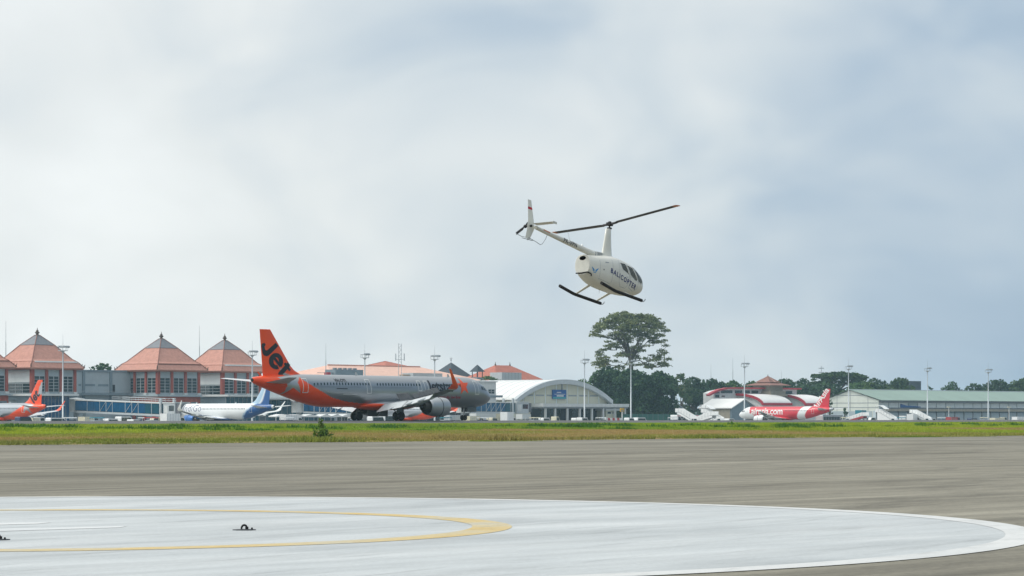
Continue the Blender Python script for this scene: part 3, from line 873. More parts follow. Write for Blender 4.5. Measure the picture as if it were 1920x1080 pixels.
# lettering: runs from the tail towards the nose on this side
def star_side(u0, z0, k):
    return lambda u, v: JM.skin(u0 - u, z0 + v, -1, .02)
decal(text_mesh('Jetstar', 2.05, .05, space=.95), star_side(14.1, 3.88, 1), 'lettering', 'black', main, .3)
decal(poly_bm([star(0, 0, 1.3, .53, 0.06)]), lambda u, v: JM.skin(7.25 - u, 4.62 + v, -1, .022), 'star_emblem', 'orange', main, .3)
decal(text_mesh('all day, every day, low fares', .52, .012), star_side(13.6, 2.95, 1), 'lettering', 'pink_red', main, .3)
decal(text_mesh('VH-OYL', .62, .012), star_side(31.55, 4.92, 1), 'lettering', 'black', main, .3)
b = poly_bm([[(0, 0), (2.0, 0), (2.0, .12), (0, .12)]])
decal(b, star_side(31.6, 4.02, 1), 'lettering', 'black', main, .3)
decal(poly_bm([[(0, 0), (2.6, 0), (2.6, .05), (0, .05)]]), star_side(30.4, 3.35, 1), 'seam', 'white', main, .3)
# big lettering down the fin
def fin_map(ox, oz, angle):
    ca, sa = math.cos(angle), math.sin(angle)
    return lambda u, v: fin_at(ox - (u * ca - v * sa), oz + (u * sa + v * ca), -1, FE)
def fin_pt(a, b, off):        # points of the lettering measured across the fin
    x = 44.51 - ((470 + a / 5.683) - 475.5) / 9.87; z = (789.2 - (610 + b / 5.683)) / 15.1
    p = fin_at(x, z, -1, FE); return (p[0], p[1] - off, p[2])
def fin_letter(polys, name, off):
    decal(poly_bm([[(x, -y) for x, y in p] for p in polys]), lambda u, v: fin_pt(u, -v, off), name, 'black', main, 12)
def stroke(path, w):
    r = []
    for (a, b) in zip(path, path[1:]):
        dx, dy = b[0] - a[0], b[1] - a[1]; l = math.hypot(dx, dy); nx, ny = -dy / l * w / 2, dx / l * w / 2
        r.append([(a[0] + nx, a[1] + ny), (b[0] + nx, b[1] + ny), (b[0] - nx, b[1] - ny), (a[0] - nx, a[1] - ny)])
    return r
fin_letter([[(250, 180), (277, 212), (186, 318), (166, 328), (142, 321), (129, 298), (117, 218), (121, 194), (146, 184), (156, 206), (146, 226), (152, 262), (166, 266)]], 'letter', .0)
ring_o = []; ring_i = []
for k in range(33):
    a = rad(68 + (360 - 22) * k / 32)
    ring_o.append((252 + 67 * math.cos(a), 379 + 88 * math.sin(a))); ring_i.append((252 + 25 * math.cos(a), 379 + 42 * math.sin(a)))
fin_letter([[ring_o[k], ring_o[k + 1], ring_i[k + 1], ring_i[k]] for k in range(32)], 'letter', .0)
fin_letter([[(222, 352), (243, 336), (300, 420), (285, 446)]], 'letter_bar', .012)
fin_letter([[(366, 386), (400, 412), (322, 508), (312, 520), (338, 548), (326, 562), (288, 545), (268, 516), (276, 494)]], 'letter', .0)
fin_letter([[(322, 402), (345, 391), (394, 470), (374, 484)]], 'letter_bar', .012)
# ---- parked airliners, nose-in to the terminal
HV = math.atan2(V[1], V[0])
def parked(px, Y, stretched=False):
    x, y = atY(px, Y)
    Ln = 44.51 if stretched else 37.57
    return Vector((x + V[0] * Ln, y + V[1] * Ln, APRON))
def fin_orange_pale(x, z, j):
    c = np.tile(np.array(ORANGE), (len(x), 1)); st = j.L - x
    c[inpoly(st, z, [(.9, 10.6), (1.7, 11.0), (2.6, 9.2), (3.4, 7.6), (2.4, 7.6), (1.2, 8.2)])] = SILVER_PALE
    return c
g_park = 'airliners parked nose-in at the gates'
def lettered_fin(t, fe, txt, size, ox, oz, ang, side, m, bold, sgn=1, sx=1.0):
    ca, sa = math.cos(ang), math.sin(ang)
    decal(text_mesh(txt, size, bold, sx=sx), lambda u, v: fin_at(ox + sgn * (u * ca - v * sa), oz + (u * sa + v * ca), side, fe), 'lettering', m, t, .4)
t1, j1, fe1 = airliner('silver airliner with orange tail cut off by the left edge of the photo', parked(86, 640), HV, False, paint_silver_orange, fin_orange_pale, 'nacelle', ('wing_grey', 'wing_under_shaded'), 'orange', g_park)
cabin_windows(j1, t1, np.arange(7, 29, .533), 1, False)
outline_door(j1, t1, 30.6, 1)
# port side: the word runs down the leading edge from root to tip
lettered_fin(t1, fe1, 'Jet', 3.3, 33.0, 5.6, rad(44), 1, 'black', .10, 1, .9)
t2, j2, fe2 = airliner('silver airliner mostly hidden behind the long orange-tailed one', parked(856, 690), HV, False, paint_silver_orange, fin_orange_pale, 'nacelle', ('wing_grey', 'wing_under_shaded'), 'orange', g_park)
cabin_windows(j2, t2, np.arange(7, 29, .533), 1, False)
def fin_blue(x, z, j):
    c = np.tile(np.array(IND_BLUE), (len(x), 1))
    le = np.interp(z, [5.5, 5.95, 6.35, 6.9, 11.77], [28.2, 29.4, 30.3, 30.95, 34.65]); te = np.interp(z, [5.5, 11.77], [35.75, 36.75]); u = (x - le) / (te - le)
    c[u < .42] = IND_PALE; c[(u > .42) & (u < .50)] = WHITE
    return c
M['engine_blue'] = mat('engine_blue', (0.02, 0.13, 0.40), 0.3, 0.1, var=0.05, scale=1)
M['engine_white'] = mat('engine_white', (0.76, 0.78, 0.78), 0.3, 0.0, var=0.05, scale=1)
t3, j3, fe3 = airliner('white airliner with blue tail and belly parked at the gate behind the orange tail', parked(514, 655), HV, False, paint_white_blue, fin_blue, 'engine_blue', ('offwhite', 'wing_under_shaded'), 'white', g_park)
cabin_windows(j3, t3, np.arange(12, 29, .533), 1, False)
for d in (4.5, 30.6): outline_door(j3, t3, d, 1, m='offwhite')
decal(text_mesh('IndiGo', 2.5, -.03, space=1.05), lambda u, v: j3.skin(5.0 + u, 3.85 + v, 1, .02), 'lettering', 'navy_letter', t3, .35)
def fin_red(x, z, j):
    return np.tile(np.array(A_RED), (len(x), 1))
t4, j4, fe4 = airliner('red and white airliner parked below the red-roofed building', parked(1563, 838), HV, False, paint_red_white, fin_red, 'engine_white', ('offwhite', 'wing_under_shaded'), 'offwhite', g_park, sharklet=False)
cabin_windows(j4, t4, np.arange(20, 29, .533), 1, False)
for d in (4.3, 30.6): outline_door(j4, t4, d, 1, m='offwhite')
decal(text_mesh('airasia.com', 3.1, .05, space=.95, sx=.98), lambda u, v: j4.skin(6.2 + u, 3.35 + v, 1, .02), 'lettering', 'white', t4, .35)
lettered_fin(t4, fe4, 'Air', 3.0, 30.9, 4.4, rad(50), 1, 'white', .05, 1, .95)
lettered_fin(t4, fe4, 'Asia', 3.0, 33.1, 7.1, rad(54), 1, 'white', .05, 1, .95)
# ------------------------------------------------------------------ helicopter in flight
HM = Matrix(((0.57462562, -0.81578447, 0.06558272), (0.80300934, 0.57747056, 0.14732192), (-0.15805502, -0.03199141, 0.98691193)))
HC = Vector((4.2246, 116.701, 8.6474))
heli = thing('helicopter', 'white helicopter flying low with black skids and a tall rotor mast', 'helicopter')
base = HM.to_4x4(); base.translation = HC - HM @ Vector((0, 0, 1.8))
heli.matrix_world = base
HINV = base.inverted()
M['heli'] = mat('helicopter_white', (0.74, 0.73, 0.66), 0.28, 0.0, var=0.05, scale=1.2, coat=0.4)
M['heli_dull'] = mat('helicopter_white_dull', (0.58, 0.575, 0.52), 0.4, 0.0, var=0.14, scale=3)  # duller and more mottled than the main white
M['blade'] = mat('rotor_blade_grey', (0.035, 0.033, 0.037), 0.5, 0.0, var=0.1, scale=1)
M['tip'] = mat('blade_tip_orange', (0.55, 0.22, 0.12), 0.5, var=0.1)
M['stripe'] = mat('fin_red_stripe', (0.48, 0.01, 0.03), 0.5, var=0.06)
M['seat'] = mat('dark_seat_leather', (0.02, 0.02, 0.022), 0.7, var=0.2)
gm = bpy.data.materials.new('cabin_glass'); gm.use_nodes = True
tt = gm.node_tree; tt.nodes.clear()
oo = N(tt, 'ShaderNodeOutputMaterial'); tb = N(tt, 'ShaderNodeBsdfTransparent'); gb = N(tt, 'ShaderNodeBsdfGlossy'); ms = N(tt, 'ShaderNodeMixShader'); lw_ = N(tt, 'ShaderNodeLayerWeight')
tb.inputs[0].default_value = (0.90, 0.94, 0.95, 1); gb.inputs['Roughness'].default_value = 0.03; lw_.inputs[0].default_value = 0.25
ad = N(tt, 'ShaderNodeMath', operation='MULTIPLY_ADD'); ad.inputs[1].default_value = 0.8; ad.inputs[2].default_value = 0.04
L(tt, lw_.outputs['Fresnel'], ad.inputs[0]); L(tt, ad.outputs[0], ms.inputs[0]); L(tt, tb.outputs[0], ms.inputs[1]); L(tt, gb.outputs[0], ms.inputs[2]); L(tt, ms.outputs[0], oo.inputs[0])
M['cabin_glass'] = gm
HS = [(2.42, 1.00, .88, .06), (2.37, 1.16, .72, .33), (2.18, 1.38, .57, .50), (1.8, 1.60, .46, .595), (1.4, 1.75, .40, .635), (1.0, 1.84, .36, .645), (.5, 1.87, .33, .645),
      (0, 1.86, .33, .64), (-.5, 1.80, .34, .61), (-1.0, 1.70, .38, .55), (-1.5, 1.61, .50, .47), (-1.93, 1.54, .68, .37)]
hx = [s[0] for s in HS][::-1]
def hsec(x):
    x = np.array([float(x)])
    return tuple(float(pchip(hx, [s[k] for s in HS][::-1], x)[0]) for k in (1, 2, 3))
def hring(x, n):
    t, b, w = hsec(x); zc, rz = (t + b) / 2, (t - b) / 2; r = []
    for i in range(n):
        a = 2 * PI * i / n; s_, c_ = math.sin(a), math.cos(a); e = 2 / 2.5
        r.append((x, w * abs(s_) ** e * (1 if s_ > 0 else -1), zc + rz * abs(c_) ** e * (1 if c_ > 0 else -1)))
    return r
def hskin(x, z, side, off=.008):
    t, b, w = hsec(x); zc, rz = (t + b) / 2, (t - b) / 2
    k = min(abs((z - zc) / rz), .999)
    return (x, side * (w * (1 - k ** 2.5) ** (1 / 2.5) + off), z)
W1 = [(.16, 1.60), (.60, 1.64), (.80, 1.17), (.27, 1.31)]
W2 = [(.70, 1.60), (1.14, 1.58), (1.55, 1.05), (1.40, 1.0), (.93, 1.17)]
W3 = [(1.22, 1.62), (1.52, 1.62), (1.95, 1.40), (2.2, 1.15), (1.92, .98), (1.63, 1.02)]
W1R = [(-.3, 1.60), (.60, 1.64), (.80, 1.15), (-.1, 1.2)]
xsH = np.concatenate([np.arange(2.42, 2.1, -.03), np.arange(2.1, -1.93, -.045), [-1.93]])
nH = 120
rings = [hring(x, nH) for x in xsH]
cx_ = np.array([[(rings[i][q][0] + rings[i + 1][q][0]) / 2 for q in range(nH)] for i in range(len(rings) - 1)])
P_ = np.array(rings)
pc = (P_[:-1] + P_[1:] + np.roll(P_[:-1], -1, 1) + np.roll(P_[1:], -1, 1)) / 4
isw = np.zeros(pc.shape[:2], bool)
for poly in (W1, W2, W3):
    isw |= inpoly(pc[..., 0].ravel(), pc[..., 2].ravel(), poly).reshape(isw.shape)
isw &= np.abs(pc[..., 1]) > .12
shell, glz = [], []
for i in range(len(rings) - 1):
    for q in range(nH):
        fce = (i * nH + q, i * nH + (q + 1) % nH, (i + 1) * nH + (q + 1) % nH, (i + 1) * nH + q)
        (glz if isw[i, q] else shell).append(fce)
allv = [p for r in rings for p in r]
mb = MB().add(allv, shell, 0, True); mb.add(rings[0], [tuple(range(nH))], 0)
cab = mb.build('cabin', 'heli', heli)
so_ = cab.modifiers.new('thickness', 'SOLIDIFY'); so_.thickness = 0.025; so_.offset = 0
# the aft panel with its round air opening
e_r = hring(-1.935, nH)
cen = (-1.935, 0.0, 1.40)
inner = [(-1.94, .17 * math.sin(2 * PI * i / nH), 1.395 + .095 * math.cos(2 * PI * i / nH)) for i in range(nH)]
MB().loft([e_r, inner], 0, False, (False, False)).build('engine_panel', 'heli_dull', heli)
MB().loft([inner, [(-1.60, y * .9, 1.395 + (z - 1.395) * .9) for x, y, z in inner]], 0, True, (False, True)).build('air_intake', 'rubber', heli)
MB().add(allv, glz, 0, True).build('window', 'cabin_glass', heli)
# inside
MB().box(-.25, -.1, -.5, .5, .6, 1.35).box(-.1, .45, -.46, .46, .6, .76).box(-.22, -.08, -.42, -.2, 1.35, 1.52).box(-.22, -.08, .2, .42, 1.35, 1.52).build('rear_seat', 'seat', heli)
MB().box(.62, .74, -.48, -.06, .6, 1.30).box(.62, .74, .06, .48, .6, 1.30).box(.76, 1.2, -.44, .44, .6, .74).box(.64, .73, -.36, -.16, 1.3, 1.46).box(.64, .73, .16, .36, 1.3, 1.46).build('front_seat', 'seat', heli)
MB().box(1.62, 1.85, -.14, .14, .58, 1.02).box(1.56, 1.62, -.12, .12, .75, 1.0).build('instrument_panel', 'seat', heli)
# window frames, door seams and small fittings
def hpoly(name, polys, m, off=.012, side=-1, step=.08):
    return decal(poly_bm(polys), lambda u, v: hskin(u, v, side, off), name, m, heli, step)
def rim(poly, w):
    n = len(poly); cx0 = sum(p[0] for p in poly) / n; cz0 = sum(p[1] for p in poly) / n; r = []
    for i in range(n):
        a, b = poly[i], poly[(i + 1) % n]
        def o(p):
            d = math.hypot(p[0] - cx0, p[1] - cz0); return (p[0] + (p[0] - cx0) / d * w, p[1] + (p[1] - cz0) / d * w)
        def ii(p):
            d = math.hypot(p[0] - cx0, p[1] - cz0); return (p[0] - (p[0] - cx0) / d * .02, p[1] - (p[1] - cz0) / d * .02)
        r.append([ii(a), ii(b), o(b), o(a)])
    return r
for side in (-1, 1):
    for poly in (W1, W2): hpoly('window_frame', rim(poly, .028), 'heli', .020, side)
    hpoly('window_frame', rim(W3, .022), 'heli_dull', .020, side)
    hpoly('air_vent', [[(-.95, 1.36), (-.70, 1.40), (-.72, 1.43), (-.93, 1.41)]], 'grey', .022, side)
    hpoly('fuel_cap', [[(-1.06 + .03 * math.cos(k), 1.03 + .035 * math.sin(k)) for k in np.linspace(0, 6.28, 11)[:-1]]], 'dark', .022, side)
    hpoly('door_handle', [[(.62, 1.06), (.76, 1.03), (.76, 1.01), (.62, 1.04)]], 'grey', .022, side)
def slant(x0, z0, ang, side):
    ca, sa = math.cos(ang), math.sin(ang)
    return lambda u, v: hskin(x0 + u * ca - v * sa, z0 + u * sa + v * ca, side, .013)
decal(text_mesh('BALICOPTER', .30, .008, space=1.30), lambda u, v: hskin(-.62 + u * .985 + v * .10, 0.995 - u * .172 + v * .985, -1, .024), 'lettering', 'navy_letter', heli, .06)
# wing emblem behind the lettering
lw = []
for s_ in (1, -1):
    lw.append([(s_ * .015, -.03), (s_ * .10, -.02), (s_ * .17, .05), (s_ * .20, .13), (s_ * .11, .07), (s_ * .05, .035)])
    lw.append([(s_ * .02, -.055), (s_ * .09, -.06), (s_ * .14, -.01), (s_ * .10, -.028), (s_ * .04, -.035)])
decal(poly_bm(lw), lambda u, v: hskin(-1.60 + u, .90 + v, -1, .022), 'wing_emblem', 'sky_blue', heli, .05)
decal(poly_bm([[(-.07, 0), (.07, 0), (.07, .03), (-.07, .03)]]), lambda u, v: hskin(-1.59 + u, .79 + v, -1, .022), 'emblem_line', 'sky_blue', heli, .05)
# black bar under the aft panel
MB().path([(-1.95, .30, .735), (-1.96, .0, .73), (-1.95, -.30, .755), (-1.80, -.40, .70), (-1.80, -.41, .60)], .03, 8).build('exhaust_pipe', 'rubber', heli)
# boom with its registration
BX0, BX1 = -1.13, -5.62
def boom_c(x):
    k = (x - BX0) / (BX1 - BX0); return 1.735 + .215 * k, .148 - .065 * k
rings = [[(x, boom_c(x)[1] * math.sin(a), boom_c(x)[0] + boom_c(x)[1] * math.cos(a)) for a in np.linspace(0, 2 * PI, 25)[:-1]] for x in np.linspace(BX0, BX1, 12)]
boom = MB().loft(rings).build('tail_boom', 'heli', heli, fix=True)
MB().lathe([(.150, 0), (.158, -.01), (.158, -.05), (.150, -.06)], (BX0, 0, 1.735), 'x', 24).build('clamp_ring', 'grey', boom)
def boom_map(x0, z0):
    def fn(u, v):
        x = x0 + u; zc, r = boom_c(x); th = (z0 + v) / r
        return (x, -(r + .006) * math.cos(th), zc + (r + .006) * math.sin(th))
    return fn
decal(text_mesh('PK-VPN', .27, .006, space=1.15), boom_map(-3.62, -.10), 'lettering', 'black', boom, .06)
decal(poly_bm([[(0, -.03), (.5, -.03), (.5, .03), (0, .03)]]), boom_map(-5.15, .02), 'warning_stripe', 'tip', boom, .06)
MB().lathe([(.0, .0), (.05, .01), (.05, .06), (.03, .11), (0, .12)], (-2.05, 0, 1.88), 'z', 12).build('beacon', 'vehicle_white', boom)
MB().tube((-3.0, 0, 1.93), (-3.25, 0, 2.35), .006, .004, 5).build('whip_antenna', 'grey', boom)
# neck grilles between cowl and mast
mb = MB()
for k in range(6):
    for s_ in (-1, 1):
        mb.box(-1.06 + k * .085, -1.02 + k * .085, s_ * .10, s_ * (.115), 1.70 - .004 * k, 1.87 + .008 * k)
neck = MB().loft([[(x, y * wv, z0_ if low else z1_) for y, low in ((-1, True), (-1, False), (1, False), (1, True))] for x, wv, z0_, z1_ in ((-1.13, .13, 1.60, 1.86), (-.9, .10, 1.66, 1.88), (-.45, .10, 1.72, 1.93))], smooth=False).build('cowl_neck', 'heli', heli, fix=True)
mb.build('grille', 'grey', neck)
# mast fairing
rings = []
for z_, xa, xb, yw in ((1.72, -.62, .46, .17), (1.86, -.52, .34, .14), (1.95, -.47, .28, .115), (2.3, -.40, .20, .10), (2.7, -.33, .14, .09), (3.08, -.28, .10, .085), (3.11, -.24, .06, .06)):
    rings.append([(xb + (xa - xb) * (0.5 - .5 * math.cos(a)), yw * math.sin(a) * (1.15 if a < PI / 2 or a > 1.5 * PI else 1) , z_ + .02 * math.cos(a)) for a in np.linspace(0, 2 * PI, 25)[:-1]])
mast = MB().loft(rings).build('mast_fairing', 'heli', heli, fix=True)
hub = MB().tube((0, 0, 3.1), (0, 0, 3.30), .035, .035, 10).lathe([(.10, 0), (.12, .03), (.10, .06)], (0, 0, 3.12), n=14).box(-.13, .13, -.10, .10, 3.27, 3.40).lathe([(.07, 0), (.09, .03), (.06, .08), (0, .09)], (0, 0, 3.38), n=12).build('rotor_hub', 'rubber', heli)
hubw = base @ Vector((0, 0, 3.335))
def blade(dv, name, pitch):
    d = Vector(dv).normalized(); up = (HM @ Vector((0, 0, 1))); side = d.cross(up).normalized(); up2 = side.cross(d).normalized()
    pit = math.sin(rad(pitch)); side = (side * math.cos(rad(pitch)) - up2 * pit).normalized(); up2 = side.cross(d).normalized()
    def ring(r, c, th):
        o = hubw + d * r + Vector((0, 0, .0)) + up * (.0016 * (r ** 2) * 0)
        return [HINV @ (o + side * (u - .3 * c) + up2 * h) for u, h in airfoil(c, th)]
    root = MB().tube(HINV @ (hubw), HINV @ (hubw + d * .55), .06, .05, 10).loft([ring(.5, .13, .45), ring(.75, .255, .14), ring(4.72, .255, .12)])
    b_ = root.build(name, 'blade', heli, fix=True)
    MB().loft([ring(4.72, .257, .125), ring(4.98, .257, .12), ring(5.03, .20, .09)]).build('blade_tip', 'tip', b_, fix=True)
blade((2.82, -4.13, .50), 'rotor_blade', 0.5)
blade((-2.44, 4.40, -.06), 'rotor_blade', 9)
# tail surfaces
def slab(sec, name, m, parent, axis):
    rr = []
    for (le, te, c0, w0, th) in sec:
        r = []
        for u, h in airfoil(abs(te - le), th):
            if axis == 'z': r.append((le - u, w0 + h, c0))
            else: r.append((le - u, c0, w0 + h))
        rr.append(r)
    return MB().loft(rr).build(name, m, parent, fix=True)
uf = slab([(-5.55, -6.10, 1.98, .10, .10), (-5.62, -6.06, 2.15, .10, .10), (-5.93, -6.18, 3.06, .10, .10)], 'upper_fin', 'heli', heli, 'z')
slab([(-5.795, -6.128, 2.66, .10, .115), (-5.83, -6.142, 2.76, .10, .115)], 'red_stripe', 'stripe', uf, 'z')
lf = slab([(-5.55, -6.10, 2.0, .10, .10), (-5.62, -6.10, 1.8, .10, .10), (-5.86, -6.18, 1.39, .10, .10)], 'lower_fin', 'heli', heli, 'z')
slab([(-5.52, -5.92, -.05, 2.06, .10), (-5.50, -5.86, -1.0, 2.08, .09)], 'stabiliser', 'heli', heli, 'y')
MB().box(-5.82, -5.52, -1.02, -.995, 2.03, 2.12).build('stabiliser_end_plate', 'heli_dull', heli)
MB().path([(-4.74, 0, 1.80), (-4.85, .0, 1.60), (-5.05, .0, 1.36), (-5.2, .0, 1.29), (-5.5, .0, 1.34), (-5.95, .08, 1.44), (-6.3, .2, 1.42), (-6.6, .3, 1.50)], .013, 6).build('tail_guard', 'grey', heli)
MB().tube((-5.72, .05, 1.36), (-6.42, .10, 1.33), .018, .014, 8).tube((-6.0, .1, 1.32), (-6.0, .1, 1.40), .02, .02, 6).build('tail_skid', 'grey', heli)
tr = MB().tube((-5.9, 0, 1.96), (-5.9, .42, 1.96), .05, .04, 10).lathe([(.07, 0), (.08, .06), (.05, .1)], (-5.9, .30, 1.96), 'y', 12).build('tail_rotor', 'rubber', heli)
for s_ in (1, -1):
    dx, dz = -.816 * s_, -.578 * s_
    rr = []
    for r_, c_ in ((.08, .06), (.2, .12), (.74, .12)):
        rr.append([(-5.9 + dx * r_ + (u - .3 * c_) * -dz, .37 + h, 1.96 + dz * r_ + (u - .3 * c_) * dx) for u, h in airfoil(c_, .12)])
    MB().loft(rr).build('tail_rotor_blade', 'blade', tr, fix=True)
# landing gear
for s_ in (-1, 1):
    y = s_ * 1.09
    ctr = [(-1.98, y, .215), (-1.0, y, .098), (-.87, y, .085), (-.7, y, .08), (1.28, y, .08)]
    rings = []
    for k, p in enumerate(ctr):
        rings.append([(p[0], p[1] + .072 * math.cos(a), p[2] + .072 * math.sin(a)) for a in np.linspace(0, 2 * PI, 15)[:-1]])
    sk = MB().loft(rings).build('skid', 'rubber', heli, fix=True)
    MB().path([(1.27, y, .05), (1.42, y, .06), (1.52, y, .12), (1.58, y, .20)], .022, 8).build('skid_toe', 'grey', sk)
    for xx, lo in ((-.72, .40), (.92, .37)):
        a = Vector((xx, s_ * .38, lo + .06)); b = Vector((xx, s_ * 1.06, .12))
        d = b - a; rr = []
        for kk, sc in ((0, 1.0), (1, .72)):
            c_ = a + d * kk
            rr.append([(c_.x + .10 * sc * math.cos(t), c_.y + .012 * math.sin(t), c_.z + .035 * sc * math.sin(t)) for t in np.linspace(0, 2 * PI, 13)[:-1]])
        MB().loft(rr).build('strut_fairing', 'heli' if s_ < 0 else 'heli', heli, fix=True)
MB().tube((.92, -.4, .42), (.92, .4, .42), .04, .04, 8).tube((-.72, -.4, .45), (-.72, .4, .45), .04, .04, 8).build('cross_tube', 'grey', heli)
MB().tube((-.2, .2, .33), (-.2, .2, .18), .008, .005, 5).tube((-1.2, -.1, .42), (-1.3, -.1, .28), .008, .005, 5).build('belly_antenna', 'grey', heli)

# someone on the right rear seat
def seated(name, label, fn, top_col, cat='person'):
    pts = [(0, 0, 0, .135), (0, 0, .28, .15), (0, 0, .44, .12), (.01, 0, .53, .055), (.02, 0, .62, .085), (.03, 0, .74, .075),
           (0, .20, .42, .065), (.10, .25, .18, .05), (.34, .18, .12, .038), (0, -.20, .42, .065), (.10, -.25, .18, .05), (.34, -.18, .12, .038),
           (.08, .09, -.02, .10), (.44, .11, .02, .075), (.48, .11, -.34, .05), (.08, -.09, -.02, .10), (.44, -.11, .02, .075), (.48, -.11, -.34, .05)]
    ed = [(0, 1), (1, 2), (2, 3), (3, 4), (4, 5), (2, 6), (6, 7), (7, 8), (2, 9), (9, 10), (10, 11), (0, 12), (12, 13), (13, 14), (0, 15), (15, 16), (16, 17)]
    me = bpy.data.meshes.new(name); me.from_pydata([p[:3] for p in pts], ed, [])
    o = link(name, me)
    m = o.modifiers.new('skin', 'SKIN'); me.skin_vertices[0]
    for i, p in enumerate(pts): me.skin_vertices[0].data[i].radius = (p[3], p[3])
    me.skin_vertices[0].data[0].use_root = True
    o.modifiers.new('sub', 'SUBSURF').levels = 1; o.modifiers['sub'].render_levels = 1
    bpy.context.view_layer.update()
    ev = bpy.data.meshes.new_from_object(o.evaluated_get(bpy.context.evaluated_depsgraph_get()))
    o.modifiers.clear(); o.data = ev; ev.materials.clear(); ev.materials.append(M['cloth'])
    cs = []
    for v in ev.vertices:
        cs.append((.30, .17, .11) if v.co.z > .52 and v.co.x > .0 else ((.012, .011, .01) if v.co.z > .56 else top_col))
    setcol(o, cs); o.matrix_world = fn
    for p in ev.polygons: p.use_smooth = True
    return tag(o, label, cat)
M['cloth'] = mat('cloth', (0, 0, 0), 0.8, var=0.2, scale=8, attr='paint')
pm = base @ Matrix.Translation((.28, -.26, .88))
pp = seated('person', 'person in dark clothes with a headset sitting inside the helicopter cabin', pm, (.012, .013, .018))
MB().tube((.02, -.10, .64), (.02, -.075, .64), .045, .045, 10).tube((.02, .075, .64), (.02, .10, .64), .045, .045, 10).path([(.02, .095, .66), (.02, .07, .735), (.02, 0, .765), (.02, -.07, .735), (.02, -.095, .66)], .012, 6).build('headset', 'vehicle_white', pp)

# door and cowl seams, hinges, exhaust soot
def seam(path, w=.012):
    for (a, b) in zip(path, path[1:]):
        dx, dz = b[0] - a[0], b[1] - a[1]; l = math.hypot(dx, dz); nx, nz = -dz / l * w / 2, dx / l * w / 2
        yield [(a[0] + nx, a[1] + nz), (b[0] + nx, b[1] + nz), (b[0] - nx, b[1] - nz), (a[0] - nx, a[1] - nz)]
for side in (-1, 1):
    hpoly('door_seam', list(seam([(.08, 1.70), (.04, 1.2), (.10, .72), (.30, .55), (.72, .55), (.84, .80), (.86, 1.15), (.64, 1.70), (.08, 1.70)])), 'grey', .018, side, .1)
    hpoly('door_seam', list(seam([(.92, 1.12), (.95, .62), (1.40, .55), (1.62, .70), (1.62, 1.0)])), 'grey', .018, side, .1)
    hpoly('cowl_seam', list(seam([(-.42, 1.74), (-.46, 1.1), (-.40, .50)])) + list(seam([(-1.28, 1.60), (-1.30, 1.0), (-1.24, .56)])) + list(seam([(-1.24, .60), (-.44, .52)])), 'grey', .018, side, .1)
# ------------------------------------------------------------------ buildings
def site(name, label, cat, px, p, group=None):
    q = Qp(px, p)
    return thing(name, label, cat, at(q, p, APRON), ANG, group), q
def HT(py, px, p):          # height above the apron of a picture row at a place
    return HZ(py, W(px, p)[1]) - APRON
def window_grid(parent, face, u0, u1, z0, z1, cols, rows, gm='glass_dark', fm='grey_light', name='window', bar=.11, proud=.10, off=0.0):
    """a framed window on a local face: 'y' = the plane y=off looking to -y, 'x' = the plane x=off looking to -x"""
    mb = MB()
    def bx(m_, a0, a1, c0, c1, d0, d1):
        if face == 'y': m_.box(a0, a1, off - d1, off - d0, c0, c1)
        else: m_.box(off - d1, off - d0, a0, a1, c0, c1)
    du = (u1 - u0) / cols; dz = (z1 - z0) / rows
    for i in range(cols + 1):
        b = bar * (1.6 if 0 < i < cols and cols == 2 else 1)
        bx(mb, u0 + i * du - b / 2, u0 + i * du + b / 2, z0 - bar / 2, z1 + bar / 2, 0, proud)
    for i in range(rows + 1):
        bx(mb, u0 + .01, u1 - .01, z0 + i * dz - bar * .45, z0 + i * dz + bar * .45, 0.003, proud - .01)
    w = mb.build(name, fm, parent)
    gm_ = MB(); bx(gm_, u0, u1, z0, z1, 0.002, .035)
    gm_.build('pane', gm, w)
    return w

